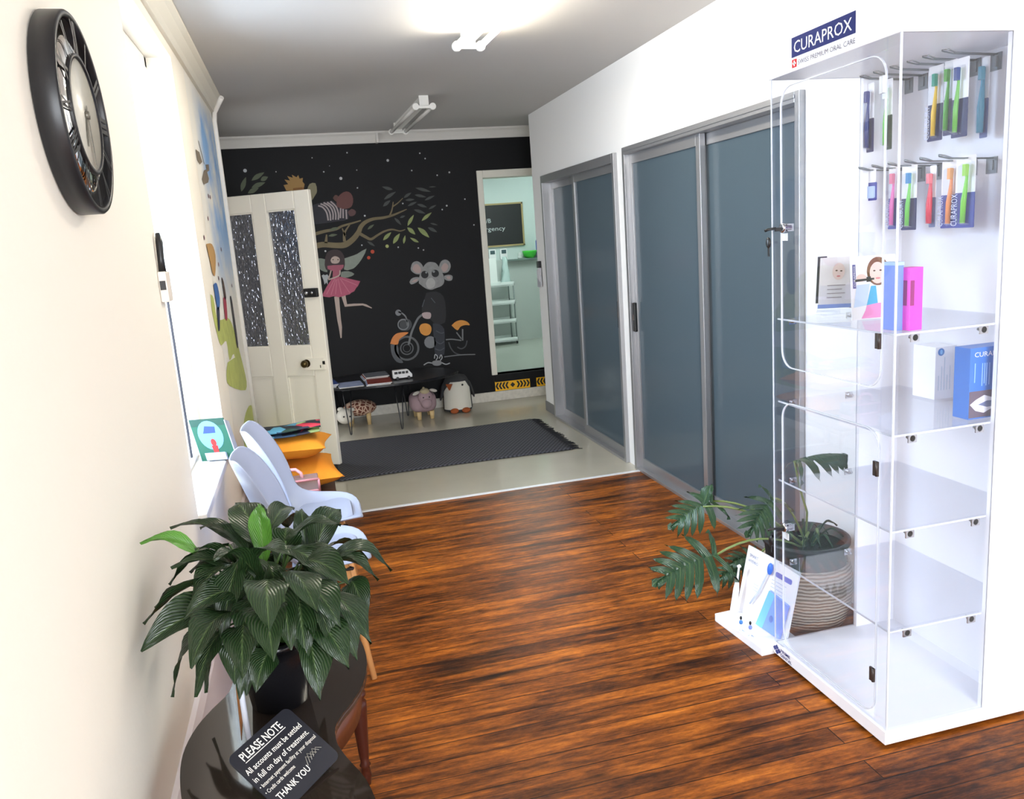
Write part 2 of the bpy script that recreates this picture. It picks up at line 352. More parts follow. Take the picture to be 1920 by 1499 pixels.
LM_PLANE = [[(4.514, 2.172), (4.794, 2.178), (4.929, 2.126), (4.685, 2.09), (4.521, 2.105)], [(4.937, 2.132), (5.248, 2.158), (5.222, 2.113), (4.982, 2.085)], [(4.551, 2.018), (4.837, 2.094), (5.079, 2.117), (5.201, 2.062), (5.073, 2.028), (4.656, 1.989)]]
LM_ROTOR = [(4.795, 2.234), (4.833, 2.194), (4.929, 2.126)]
LM_KID = [[(4.439, 1.682), (4.723, 1.685), (4.828, 1.622), (4.662, 1.521), (4.549, 1.535), (4.503, 1.601)], [(4.509, 1.475), (4.688, 1.474), (4.734, 1.391), (4.633, 1.339), (4.533, 1.351)], [(4.513, 1.352), (4.64, 1.344), (4.518, 1.245), (4.439, 1.246)], [(4.999, 1.5), (5.091, 1.472), (5.112, 1.377), (4.998, 1.377)], [(4.923, 1.381), (5.085, 1.378), (5.016, 1.263), (4.882, 1.267)], [(5.374, 1.37), (5.483, 1.338), (5.488, 1.062), (5.366, 1.075)]]
LM_HILL = [(4.328, 1.433), (4.446, 1.406), (4.468, 1.305), (4.721, 1.274), (5.042, 1.261), (5.309, 1.188), (5.568, 0.982), (5.771, 0.765), (5.513, 0.747), (5.248, 0.913), (5.125, 1.035), (4.817, 1.035), (4.789, 1.148), (4.483, 1.157), (4.368, 1.236), (4.295, 1.35)]
LM_HILL2 = [(4.684, 1.04), (5.37, 0.978), (5.708, 0.789), (5.513, 0.747), (4.621, 0.918), (4.536, 0.99)]
LM_GRASS = [(5.013, 0.58), (5.354, 0.62), (5.858, 0.584), (6.281, 0.407), (6.34, 0.244), (6.025, 0.072), (5.051, 0.329), (4.982, 0.508)]
LM_FLY = [(4.403, 1.714), (5.239, 1.66), (4.941, 1.574), (4.843, 1.498), (4.722, 1.821), (5.635, 1.427), (4.916, 1.952), (5.005, 1.952)]
LILY = [((-0.439, 1.95, 0.966), (-0.303, 1.95, 0.905), 0.05), ((-0.398, 2.1, 0.947), (-0.197, 2.05, 0.86), 0.055), ((-0.438, 1.85, 0.811), (-0.237, 1.9, 0.87), 0.085), ((-0.428, 1.75, 0.792), (-0.252, 1.85, 0.814), 0.08), ((-0.405, 1.85, 0.621), (-0.322, 1.85, 0.775), 0.08), ((-0.342, 1.78, 0.647), (-0.269, 1.84, 0.769), 0.075), ((-0.311, 1.62, 0.797), (-0.233, 1.78, 0.83), 0.075), ((-0.259, 1.8, 0.648), (-0.236, 1.85, 0.758), 0.07), ((-0.216, 1.62, 0.752), (-0.211, 1.76, 0.816), 0.07), ((-0.15, 1.6, 0.79), (-0.162, 1.76, 0.844), 0.08), ((-0.21, 1.75, 0.646), (-0.17, 1.82, 0.706), 0.06), ((-0.237, 2.12, 0.98), (-0.178, 2.0, 0.89), 0.08), ((-0.17, 2.0, 1.007), (-0.173, 1.98, 0.854), 0.075), ((-0.075, 2.1, 0.946), (-0.073, 2.02, 0.85), 0.05), ((0.025, 2.1, 0.929), (-0.054, 2.0, 0.847), 0.07), ((-0.109, 2.0, 0.934), (-0.125, 1.97, 0.85), 0.085), ((0.138, 2.05, 0.757), (-0.009, 2.02, 0.825), 0.06), ((0.096, 1.95, 0.779), (-0.03, 1.98, 0.829), 0.07), ((0.054, 1.75, 0.712), (-0.036, 1.86, 0.81), 0.085), ((-0.002, 1.68, 0.698), (-0.076, 1.8, 0.79), 0.085), ((-0.071, 1.66, 0.648), (-0.081, 1.77, 0.753), 0.075), ((0.053, 1.9, 0.691), (0.024, 1.97, 0.781), 0.06), ((-0.052, 1.62, 0.868), (-0.11, 1.78, 0.903), 0.075), ((-0.092, 1.75, 0.949), (-0.221, 1.85, 0.872), 0.06), ((0.02, 1.78, 0.85), (-0.089, 1.9, 0.878), 0.07), ((-0.32, 2.05, 0.951), (-0.196, 2.0, 0.851), 0.06), ((-0.372, 1.9, 0.914), (-0.226, 1.92, 0.874), 0.06), ((-0.315, 1.9, 0.95), (-0.216, 1.92, 0.858), 0.05), ((-0.442, 2.0, 0.783), (-0.272, 1.95, 0.815), 0.07), ((-0.333, 1.75, 0.85), (-0.2, 1.84, 0.849), 0.07), ((-0.115, 1.63, 0.792), (-0.123, 1.76, 0.881), 0.08), ((-0.032, 1.72, 0.722), (-0.078, 1.8, 0.87), 0.085), ((0.019, 1.85, 0.624), (-0.029, 1.9, 0.75), 0.07), ((-0.35, 1.95, 0.562), (-0.268, 1.95, 0.758), 0.08), ((-0.091, 1.7, 0.719), (-0.095, 1.8, 0.833), 0.08), ((0.083, 2.15, 0.759), (-0.042, 2.08, 0.822), 0.05), ((-0.006, 2.2, 0.857), (-0.084, 2.08, 0.814), 0.06), ((-0.272, 2.2, 0.877), (-0.18, 2.1, 0.809), 0.07), ((-0.256, 1.75, 0.971), (-0.174, 1.84, 0.87), 0.07), ((-0.148, 1.58, 0.865), (-0.148, 1.74, 0.907), 0.08), ((-0.009, 1.7, 0.785), (-0.093, 1.82, 0.851), 0.08), ((-0.203, 1.7, 0.762), (-0.186, 1.8, 0.85), 0.075)]
PHILO = [((1.123, 2.62, 0.297), (1.426, 2.68, 0.345), 0.27), ((1.323, 2.9, 0.391), (1.521, 2.88, 0.486), 0.2), ((1.527, 2.9, 0.553), (1.473, 2.88, 0.47), 0.06), ((1.561, 2.7, 0.386), (1.709, 2.74, 0.511), 0.2), ((1.991, 2.66, 0.675), (1.753, 2.66, 0.678), 0.16), ((1.565, 2.98, 0.08), (1.739, 2.98, 0.129), 0.15), ((1.634, 3.0, 0.134), (1.778, 2.98, 0.159), 0.15)]
# ---------------------------------------------------------------- room materials
XL, XR, YB, ZC = -0.46, 2.07, 7.85, 2.65
def plank_material():
    m = bpy.data.materials.new('worn_oiled_planks'); m.use_nodes = True
    nt = m.node_tree; L = nt.links; b = nt.nodes['Principled BSDF']
    N = lambda t: nt.nodes.new('ShaderNode' + t)
    tc = N('TexCoord')
    def mapped(sx, sy, sz=1.0):
        mp = N('Mapping'); mp.inputs['Scale'].default_value = (sx, sy, sz); L.new(tc.outputs['Object'], mp.inputs[0]); return mp.outputs[0]
    br = N('TexBrick'); L.new(mapped(1, 1), br.inputs['Vector'])
    br.inputs['Color1'].default_value = (0, 0, 0, 1); br.inputs['Color2'].default_value = (1, 1, 1, 1); br.inputs['Mortar'].default_value = (0, 0, 0, 1)
    br.inputs['Scale'].default_value = 1; br.inputs['Brick Width'].default_value = 2.3; br.inputs['Row Height'].default_value = 0.088
    br.inputs['Mortar Size'].default_value = 0.0022; br.inputs['Mortar Smooth'].default_value = 0.2; br.offset = 0.37; br.squash = 1
    # per-plank shift of the grain
    addv = N('VectorMath'); addv.operation = 'MULTIPLY_ADD'
    L.new(br.outputs['Color'], addv.inputs[0]); addv.inputs[1].default_value = (7, 3, 5)
    L.new(mapped(2.8, 26), addv.inputs[2])
    g = N('TexNoise'); g.inputs['Scale'].default_value = 1.5; g.inputs['Detail'].default_value = 9; g.inputs['Roughness'].default_value = 0.68; g.inputs['Distortion'].default_value = 0.5
    L.new(addv.outputs[0], g.inputs['Vector'])
    blot = N('TexNoise'); blot.inputs['Scale'].default_value = 1.0; blot.inputs['Detail'].default_value = 6; blot.inputs['Roughness'].default_value = 0.6
    L.new(mapped(2.2, 8.5), blot.inputs['Vector'])
    # tone = grain + plank + blotches
    a1 = N('Math'); a1.operation = 'MULTIPLY_ADD'; a1.inputs[1].default_value = 0.8; L.new(g.outputs['Fac'], a1.inputs[0])
    a2 = N('Math'); a2.operation = 'MULTIPLY_ADD'; a2.inputs[1].default_value = 0.14; a2.inputs[2].default_value = -0.58; L.new(br.outputs['Color'], a2.inputs[0])
    L.new(a2.outputs[0], a1.inputs[2])
    a3 = N('Math'); a3.operation = 'MULTIPLY_ADD'; a3.inputs[1].default_value = 0.72; L.new(blot.outputs['Fac'], a3.inputs[0]); L.new(a1.outputs[0], a3.inputs[2])
    fg = N('TexNoise'); fg.inputs['Scale'].default_value = 1.0; fg.inputs['Detail'].default_value = 7; fg.inputs['Roughness'].default_value = 0.75; L.new(mapped(20, 62), fg.inputs['Vector'])
    a4 = N('Math'); a4.operation = 'MULTIPLY_ADD'; a4.inputs[1].default_value = 0.5; L.new(fg.outputs['Fac'], a4.inputs[0]); L.new(a3.outputs[0], a4.inputs[2])
    cr = N('ValToRGB'); L.new(a4.outputs[0], cr.inputs[0])
    e = cr.color_ramp.elements
    e[0].position = 0.22; e[0].color = lin((34, 17, 8)); e[1].position = 0.80; e[1].color = lin((210, 124, 42))
    for p, c in ((0.34, (66, 33, 12)), (0.45, (102, 54, 18)), (0.55, (134, 73, 23)), (0.67, (170, 96, 30))):
        q = e.new(p); q.color = lin(c)
    # black wear streaks and knots
    kn = N('TexVoronoi'); kn.inputs['Scale'].default_value = 1.0; L.new(mapped(3.1, 9.5), kn.inputs['Vector'])
    kr = N('MapRange'); kr.inputs[1].default_value = 0.03; kr.inputs[2].default_value = 0.15; kr.inputs[3].default_value = 0.25; kr.inputs[4].default_value = 1
    L.new(kn.outputs['Distance'], kr.inputs[0])
    st = N('TexNoise'); st.inputs['Scale'].default_value = 1; st.inputs['Detail'].default_value = 4; L.new(mapped(1.5, 16), st.inputs['Vector'])
    sr = N('MapRange'); sr.inputs[1].default_value = 0.56; sr.inputs[2].default_value = 0.70; sr.inputs[3].default_value = 1; sr.inputs[4].default_value = 0.18
    L.new(st.outputs['Fac'], sr.inputs[0])
    mu = N('Math'); mu.operation = 'MULTIPLY'; L.new(kr.outputs[0], mu.inputs[0]); L.new(sr.outputs[0], mu.inputs[1])
    jo = N('MapRange'); jo.inputs[3].default_value = 1; jo.inputs[4].default_value = 0.25; L.new(br.outputs['Fac'], jo.inputs[0])
    mu2 = N('Math'); mu2.operation = 'MULTIPLY'; L.new(mu.outputs[0], mu2.inputs[0]); L.new(jo.outputs[0], mu2.inputs[1])
    mx = N('Mix'); mx.data_type = 'RGBA'; mx.blend_type = 'MULTIPLY'; mx.inputs[0].default_value = 1
    L.new(cr.outputs[0], mx.inputs[6]); L.new(mu2.outputs[0], mx.inputs[7])
    L.new(mx.outputs[2], b.inputs['Base Color'])
    rr = N('MapRange'); rr.inputs[3].default_value = 0.26; rr.inputs[4].default_value = 0.5; L.new(g.outputs['Fac'], rr.inputs[0]); L.new(rr.outputs[0], b.inputs['Roughness'])
    b.inputs['Specular IOR Level'].default_value = 0.2
    bp = N('Bump'); bp.inputs['Strength'].default_value = 0.35; bp.inputs['Distance'].default_value = 0.004
    hh = N('Math'); hh.operation = 'SUBTRACT'; L.new(g.outputs['Fac'], hh.inputs[0]); L.new(br.outputs['Fac'], hh.inputs[1])
    L.new(hh.outputs[0], bp.inputs['Height']); L.new(bp.outputs['Normal'], b.inputs['Normal'])
    return m

CREAM = M('cream_wall_paint', (247, 240, 226), 0.7, bump=0.08, bscale=35)
WHITE = M('white_wall_paint', (240, 238, 236), 0.65, bump=0.08, bscale=30)
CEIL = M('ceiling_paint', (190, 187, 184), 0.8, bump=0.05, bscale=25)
BLACK = M('black_mural_paint', (12, 12, 15), 0.6, spec=0.25, bump=0.05, bscale=40, var=0.15, vscale=1.6)
TRIM = M('white_gloss_trim', (238, 234, 226), 0.35)
VINYL = M('beige_sheet_vinyl', (186, 180, 164), 0.16, spec=0.5, var=0.10, vscale=3.0)
ALU = M('brushed_aluminium', (176, 176, 178), 0.36, metal=0.75, bump=0.02, bscale=200)
ALUD = M('dark_aluminium_track', (120, 122, 126), 0.4, metal=0.75)
BLK = M('black_plastic', (22, 22, 24), 0.35)
CHROME = M('chrome', (205, 205, 210), 0.15, metal=1.0)
GLASS = clear('window_glass', (245, 250, 255), 0.05, 0.4)

# floor: planks at the front, sheet vinyl beyond the threshold
struct('floor', box(-0.9, 2.25, -2.7, 4.9, -0.08, 0.0), plank_material())
struct('floor', box(-1.0, 3.3, 4.9, 7.95, -0.08, 0.0), VINYL)
struct('trim_1', box(-0.46, 2.06, 4.885, 4.915, 0.0, 0.006), M('white_threshold_strip', (225, 226, 228), 0.35), bevel=0.002)
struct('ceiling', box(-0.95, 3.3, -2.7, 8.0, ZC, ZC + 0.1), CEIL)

# left wall with the recessed window (opening y 2.95..4.10, z 0.71..2.505)
wy0, wy1, wz0, wz1 = 2.95, 4.10, 0.71, 2.505
b = MB()
b.box(XL - 0.3, XL, -2.7, wy0, 0, ZC); b.box(XL - 0.3, XL, wy1, 5.92, 0, ZC)
b.box(XL - 0.3, XL, wy0, wy1, 0, wz0); b.box(XL - 0.3, XL, wy0, wy1, wz1, ZC)
struct('wall_left', b, CREAM)
# recess beyond the corner, where the panelled door hangs
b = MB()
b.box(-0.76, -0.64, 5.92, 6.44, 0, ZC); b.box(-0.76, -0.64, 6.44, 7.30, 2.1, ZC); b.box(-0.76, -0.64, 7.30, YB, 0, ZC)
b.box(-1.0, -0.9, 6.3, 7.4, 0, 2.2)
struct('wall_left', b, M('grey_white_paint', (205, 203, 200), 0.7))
b = MB()
b.box(-0.64, -0.615, 6.40, 6.49, 0, 2.12); b.box(-0.64, -0.615, 7.25, 7.34, 0, 2.12); b.box(-0.64, -0.615, 6.49, 7.25, 2.03, 2.12)
struct('trim_2', b, TRIM, bevel=0.004)
# back wall with the doorway to the raised room
ox0, ox1, oz0, oz1 = 1.735, 2.62, 0.265, 2.25
b = MB()
b.box(-0.76, ox0, YB, YB + 0.12, 0, ZC); b.box(ox1, 3.3, YB, YB + 0.12, 0, ZC)
b.box(ox0, ox1, YB, YB + 0.12, oz1, ZC); b.box(ox0, ox1, YB, YB + 0.12, 0, oz0)
struct('wall_back', b, BLACK)
# doorway lining
b = MB()
b.box(ox0 - 0.012, ox0 + 0.045, YB - 0.018, YB + 0.14, oz0, oz1 + 0.01); b.box(ox1 - 0.045, ox1 + 0.012, YB - 0.018, YB + 0.14, oz0, oz1 + 0.01)
b.box(ox0 + 0.045, ox1 - 0.045, YB - 0.018, YB + 0.14, oz1 - 0.06, oz1 + 0.01)
struct('trim_3', b, M('doorway_lining_paint', (226, 222, 210), 0.4), bevel=0.004)
# right wall: solid pier at the cabinet, header above the sliding doors, piers
dz = 2.1
b = MB()
b.box(XR, XR + 0.12, -2.7, 3.06, 0, ZC); b.box(XR, XR + 0.12, 4.975, 5.125, 0, ZC); b.box(XR, XR + 0.12, 6.80, 7.13, 0, ZC)
b.box(XR, XR + 0.12, 3.06, 4.975, dz + 0.012, ZC); b.box(XR, XR + 0.12, 5.125, 6.80, dz + 0.0, ZC)
struct('wall_right', b, WHITE)
# shop front behind the camera: piers and header round a wide opening
b = MB()
b.box(-0.76, -0.45, -2.82, -2.7, 0, ZC); b.box(1.95, 2.19, -2.82, -2.7, 0, ZC); b.box(-0.45, 1.95, -2.82, -2.7, 2.6, ZC); b.box(-0.45, 1.95, -2.82, -2.7, 0, 0.3)
struct('wall_front', b, WHITE)
# end of the short passage to the right of the corner
struct('wall_right', MB().box(3.2, 3.3, 7.0, YB, 0, ZC).box(XR + 0.12, 3.2, 6.95, 7.05, 0, ZC), WHITE)

# cornices
def cornice_prof(): return [(0, 0), (0.0, -0.095), (0.018, -0.095), (0.03, -0.07), (0.055, -0.03), (0.075, -0.014), (0.075, 0)]
b = MB(); b.prism(cornice_prof(), (XL, -2.7, ZC), X, Z, (0, 5.92 + 2.7 + 0.06, 0))
b.prism(cornice_prof(), (-0.64, 5.9, ZC), X, Z, (0, YB - 5.9, 0))
struct('trim_4', b, M('cornice_plaster', (222, 216, 202), 0.6))
b = MB(); b.prism([(-p[0], p[1]) for p in cornice_prof()], (-0.64, YB, ZC), Y, Z, (3.4, 0, 0)); b.box(0.795, 0.815, YB - 0.079, YB, ZC - 0.1, ZC)
struct('trim_5', b, M('back_cornice_paint', (214, 210, 204), 0.55))
# pipe running down the outer corner of the mural wall
struct('trim_6', MB().tube([(XL + 0.085, 5.80, 2.63), (XL + 0.06, 5.84, 2.60), (XL + 0.022, 5.90, 2.555), (XL + 0.012, 5.925, 2.50), (XL + 0.012, 5.925, 0.0)], 0.016, 10), TRIM)

# skirtings
struct('baseboard_left', MB().prism([(0, 0), (0.022, 0), (0.022, 0.28), (0.012, 0.31), (0, 0.32)], (XL, -2.7, 0), X, Z, (0, 5.92 + 2.7, 0)), M('skirting_paint_pale', (236, 226, 226), 0.4))
struct('baseboard_back', MB().box(-0.64, 3.2, YB - 0.02, YB, 0, 0.095), M('scuffed_white_skirting', (216, 210, 198), 0.5, var=0.25, vscale=30), bevel=0.004)
struct('baseboard_right', MB().box(XR - 0.008, XR, 6.83, 7.138, 0, 0.09), M('grey_skirting', (120, 120, 122), 0.5))

# window in the left wall
w = struct_empty('window_1', (XL - 0.1, 3.52, wz0))
gx = XL - 0.105
b = MB()
for (y0, y1, z0, z1) in ((wy0, wy0 + 0.05, wz0, wz1), (wy1 - 0.05, wy1, wz0, wz1), (wy0, wy1, wz1 - 0.05, wz1), (wy0, wy1, wz0, wz0 + 0.05)):
    b.box(gx - 0.045, gx, y0, y1, z0, z1)
b.build('window_frame', TRIM, w, bevel=0.004)
MB().box(gx - 0.028, gx - 0.022, wy0 + 0.04, wy1 - 0.04, wz0 + 0.04, wz1 - 0.04).build('pane', GLASS, w)
b = MB(); b.box(gx - 0.002, gx + 0.006, 3.672, 3.688, wz0 + 0.05, 1.50); b.build('casement_gap', M('dark_gap', (60, 60, 70), .6), w)
b = MB(); b.box(gx, XL + 0.03, wy0, wy1, wz0 - 0.03, wz0 + 0.004); b.build('window_sill', TRIM, w, bevel=0.006)

# ---------------------------------------------------------------- frosted sliding doors in the right wall
def frosted():
    m = bpy.data.materials.new('frosted_blue_grey_glass'); m.use_nodes = True
    nt = m.node_tree; b = nt.nodes['Principled BSDF']
    b.inputs['Base Color'].default_value = lin((84, 100, 110))
    b.inputs['Roughness'].default_value = 0.15
    b.inputs['Specular IOR Level'].default_value = 0.7
    tr = nt.nodes.new('ShaderNodeBsdfTranslucent'); tr.inputs[0].default_value = lin((194, 200, 202))
    mx = nt.nodes.new('ShaderNodeMixShader'); mx.inputs[0].default_value = 0.45
    nt.links.new(b.outputs[0], mx.inputs[1]); nt.links.new(tr.outputs[0], mx.inputs[2])
    nt.links.new(mx.outputs[0], nt.nodes['Material Output'].inputs[0])
    return m
FROST = frosted()
def sliding_door(name, y0, y1, ym, fixed_far, handle_y, dzt):
    """y0 near jamb, y1 far jamb, ym meeting stile; two panels on two tracks"""
    d = struct_empty(name, (XR, (y0 + y1) / 2, 0))
    f = MB()
    f.box(XR - 0.028, XR + 0.10, y0, y0 + 0.035, 0, dzt); f.box(XR - 0.028, XR + 0.10, y1 - 0.035, y1, 0, dzt)
    f.box(XR - 0.028, XR + 0.10, y0 + 0.035, y1 - 0.035, dzt - 0.045, dzt); f.box(XR - 0.028, XR + 0.10, y0 + 0.035, y1 - 0.035, 0, 0.02)
    f.box(XR - 0.034, XR - 0.026, y0 + 0.03, y1 - 0.03, dzt - 0.028, dzt - 0.014)
    f.build('door_frame', ALU, d, bevel=0.002)
    for k, (a, c, xo, st) in enumerate(((y0 + 0.03, ym + 0.045, 0.045, 'near'), (ym - 0.03, y1 - 0.03, 0.004, 'far'))):
        p = MB()
        x0, x1 = XR + xo, XR + xo + 0.032
        s = 0.045
        p.box(x0, x1, a, a + s, 0.02, dzt - 0.045); p.box(x0, x1, c - s, c, 0.02, dzt - 0.045)
        p.box(x0, x1, a + s, c - s, dzt - 0.105, dzt - 0.045); p.box(x0, x1, a + s, c - s, 0.02, 0.085)
        po = p.build('sliding_panel', ALU, d, bevel=0.002)
        MB().box(x0 + 0.012, x0 + 0.018, a + s - 0.005, c - s + 0.005, 0.08, dzt - 0.1).build('frosted_pane', FROST, po)
        if k == fixed_far:
            hb = MB(); hb.box(x0 - 0.022, x0, handle_y - 0.018, handle_y + 0.018, 0.945, 1.135)
            ho = hb.build('door_handle', BLK, po, bevel=0.006)
            MB().box(x0 - 0.024, x0 - 0.0215, handle_y - 0.006, handle_y + 0.006, 1.02, 1.06).build('key_plate', CHROME, ho)
    return d
sliding_door('door_1', 3.06, 4.975, 4.02, 1, 4.915, 2.112)
d2 = struct_empty('door_2', (XR, 5.96, 0))
f = MB()
y0, y1, dzt = 5.125, 6.80, 2.1
f.box(XR - 0.028, XR + 0.10, y0, y0 + 0.035, 0, dzt); f.box(XR - 0.028, XR + 0.10, y1 - 0.035, y1, 0, dzt)
f.box(XR - 0.028, XR + 0.10, y0 + 0.035, y1 - 0.035, dzt - 0.06, dzt); f.box(XR - 0.028, XR + 0.10, y0 + 0.035, y1 - 0.035, 0, 0.02)
f.build('door_frame', ALU, d2, bevel=0.002)
for k, (a, c, xo) in enumerate(((y0 + 0.03, 6.075, 0.004), (6.0, y1 - 0.03, 0.05))):
    x0, x1 = XR + xo, XR + xo + 0.032
    p = MB(); s = 0.05
    p.box(x0, x1, a, a + s, 0.02, dzt - 0.06); p.box(x0, x1, c - s, c, 0.02, dzt - 0.06)
    p.box(x0, x1, a + s, c - s, dzt - 0.115, dzt - 0.06); p.box(x0, x1, a + s, c - s, 0.02, 0.085)
    po = p.build('sliding_panel', ALU, d2, bevel=0.002)
    MB().box(x0 + 0.012, x0 + 0.018, a + s - 0.005, c - s + 0.005, 0.08, dzt - 0.11).build('frosted_pane', FROST, po)
    if k == 0:
        hb = MB(); hb.box(x0 - 0.022, x0, 5.165, 5.2, 0.945, 1.13)
        ho = hb.build('door_handle', BLK, po, bevel=0.006)
        MB().box(x0 - 0.024, x0 - 0.0215, 5.176, 5.188, 1.02, 1.06).build('key_plate', CHROME, ho)
# rooms behind the sliding doors, lit by their own daylight
b = MB()
b.box(XR + 0.12, 4.6, 2.5, 2.6, 0, ZC); b.box(XR + 0.12, 4.6, 6.85, 6.95, 0, ZC); b.box(XR + 0.12, 4.6, 4.99, 5.09, 0, ZC); b.box(4.6, 4.7, 2.5, 6.95, 0, 1.0); b.box(4.6, 4.7, 2.5, 6.95, 2.4, ZC)
b.box(4.6, 4.7, 2.5, 3.0, 1.0, 2.4); b.box(4.6, 4.7, 4.6, 5.4, 1.0, 2.4); b.box(4.6, 4.7, 6.6, 6.95, 1.0, 2.4)
struct('wall_right', b, WHITE)
struct('floor', box(2.25, 4.7, 2.5, 6.95, -0.08, 0.0), M('dark_surgery_floor', (92, 84, 80), 0.4))
struct('ceiling', box(3.3, 4.7, 2.5, 6.95, ZC, ZC + 0.1), CEIL)
# ---------------------------------------------------------------- open panelled door at the left
DF = Vector((0.105, 6.068, 0.0)); de = Vector((-0.856, 0.517, 0)).normalized(); dn = Vector((-0.517, -0.856, 0)).normalized()
PAINTD = M('door_cream_paint', (246, 240, 226), 0.4)
door = struct_empty('door_3', DF)
def dbox(mb, a0, a1, z0, z1, t0, t1):
    c = DF + de * (a0 + a1) / 2 + Z * (z0 + z1) / 2 + dn * (t0 + t1) / 2
    return mb.obox(c, de * (a1 - a0) / 2, dn * (t1 - t0) / 2, Z * (z1 - z0) / 2)
b = MB()
for a0, a1, z0, z1 in ((0, .125, .015, 2.045), (.715, .84, .015, 2.045), (.36, .48, .015, 2.045),
                       (.125, .36, 1.918, 2.045), (.48, .715, 1.918, 2.045), (.125, .36, .70, .93), (.48, .715, .70, .93), (.125, .36, .015, .16), (.48, .715, .015, .16)):
    dbox(b, a0, a1, z0, z1, -.04, 0)
b.build('door_leaf_frame', PAINTD, door, bevel=0.006)
for a0, a1 in ((.125, .36), (.48, .715)):
    b = MB(); dbox(b, a0, a1, .16, .70, -.03, -.014)
    b.build('lower_panel', PAINTD, door)
    b = MB()
    dbox(b, a0, a1, .155, .168, -.014, -.003); dbox(b, a0, a1, .692, .70, -.014, -.003); dbox(b, a0, a0 + .008, .16, .70, -.014, -.003); dbox(b, a1 - .008, a1, .16, .70, -.014, -.003)
    b.build('panel_moulding', PAINTD, door)
def obscure(name, tint, amt):
    m = bpy.data.materials.new(name); m.use_nodes = True
    nt = m.node_tree; nt.nodes.clear(); L = nt.links
    tc = nt.nodes.new('ShaderNodeTexCoord'); mp = nt.nodes.new('ShaderNodeMapping'); mp.inputs['Scale'].default_value = (62, 62, 28); L.new(tc.outputs['Object'], mp.inputs[0])
    v = nt.nodes.new('ShaderNodeTexNoise'); v.inputs['Scale'].default_value = 1; v.inputs['Detail'].default_value = 1.5; L.new(mp.outputs[0], v.inputs[0])
    bp = nt.nodes.new('ShaderNodeBump'); bp.inputs['Strength'].default_value = 1.0; bp.inputs['Distance'].default_value = 0.016; L.new(v.outputs['Fac'], bp.inputs['Height'])
    g = nt.nodes.new('ShaderNodeBsdfGlossy'); g.inputs['Roughness'].default_value = 0.12; g.inputs[0].default_value = lin((235, 240, 255)); L.new(bp.outputs[0], g.inputs['Normal'])
    d = nt.nodes.new('ShaderNodeBsdfTransparent'); d.inputs[0].default_value = lin(tint)
    mx = nt.nodes.new('ShaderNodeMixShader'); mx.inputs[0].default_value = amt
    L.new(d.outputs[0], mx.inputs[1]); L.new(g.outputs[0], mx.inputs[2])
    o = nt.nodes.new('ShaderNodeOutputMaterial'); L.new(mx.outputs[0], o.inputs[0])
    return m
OBS = obscure('hammered_obscure_glass', (166, 168, 174), 0.30)
for a0, a1 in ((.125, .36), (.48, .715)):
    b = MB(); dbox(b, a0, a1, .93, 1.918, -.024, -.018); b.build('textured_pane', OBS, door)
    b = MB()
    dbox(b, a0, a1, .925, .936, -.018, -.002); dbox(b, a0, a1, 1.91, 1.918, -.018, -.002); dbox(b, a0, a0 + .008, .93, 1.918, -.018, -.002); dbox(b, a1 - .008, a1, .93, 1.918, -.018, -.002)
    b.build('glazing_bead', PAINTD, door)
b = MB(); dbox(b, .018, .19, .748, .835, 0, .022); lk = b.build('rim_lock', PAINTD, door, bevel=0.004)
b = MB(); b.ball(DF + de * .165 + Z * .80 + dn * .055, .028); b.tube([DF + de * .165 + Z * .80 + dn * .02, DF + de * .165 + Z * .80 + dn * .05], .011, 10); b.lathe([(.030, .0), (.03, .004)], DF + de * .165 + Z * .80 + dn * .022, 20, dn)
tag(b.build('door_knob', M('aged_brass', (92, 78, 48), 0.3, metal=0.9), lk), 'aged dark brass knob')
b = MB(); dbox(b, .012, .032, .79, .815, .0215, .025); dbox(b, .05, .056, .765, .785, .0215, .0235); b.build('bolt_slot', BLK, lk)
b = MB(); dbox(b, .008, .118, 1.285, 1.35, 0, .03); nl = b.build('night_latch', BLK, door, bevel=0.005)
b = MB(); b.ball(DF + de * .09 + Z * 1.318 + dn * .034, .014); b.ball(DF + de * .045 + Z * 1.318 + dn * .034, .011); b.build('latch_knob', CHROME, nl)
b = MB(); dbox(b, .05, .12, 2.045, 2.062, -.035, -.005); b.build('top_stop', M('brown_wood_block', (120, 84, 46), .6), door)

# ---------------------------------------------------------------- raised room beyond the doorway
rz = 0.19
TEAL = M('pale_teal_paint', (198, 212, 208), 0.6)
TILE = M('grey_green_dado', (184, 192, 187), 0.35)
b = MB(); b.box(1.0, 4.2, 11.05, 11.15, 1.32, ZC); b.box(1.0, 1.1, 7.98, 11.05, rz, ZC); b.box(4.1, 4.2, 7.98, 11.05, rz, ZC); b.box(3.3, 4.2, 7.9, 7.98, rz, ZC)
struct('wall_back', b, TEAL)
struct('wall_back', box(1.0, 4.2, 10.99, 11.1, rz, 1.32), TILE)
struct('floor', box(1.0, 4.2, YB + 0.12, 11.05, rz - 0.1, rz), M('grey_green_vinyl', (170, 174, 164), 0.18))
struct('ceiling', box(1.0, 4.2, 8.0, 11.15, ZC, ZC + 0.1), CEIL)
struct('trim_7', box(ox0 + 0.02, ox1 - 0.02, YB - 0.012, YB + 0.14, oz0 - 0.075, oz0), BLACK)
t = thing('strip_light', 'white fluorescent strip light on the ceiling of the raised room', 'ceiling light', (2.6, 9.6, ZC))
box(2.56, 2.64, 9.0, 10.2, ZC - 0.05, ZC).build('housing', WHITE, t, bevel=0.004)
MB().tube([(2.6, 9.02, ZC - 0.075), (2.6, 10.18, ZC - 0.075)], 0.014, 10).build('tube', emis('cool_tube_light', (240, 255, 252), 110.0), t)

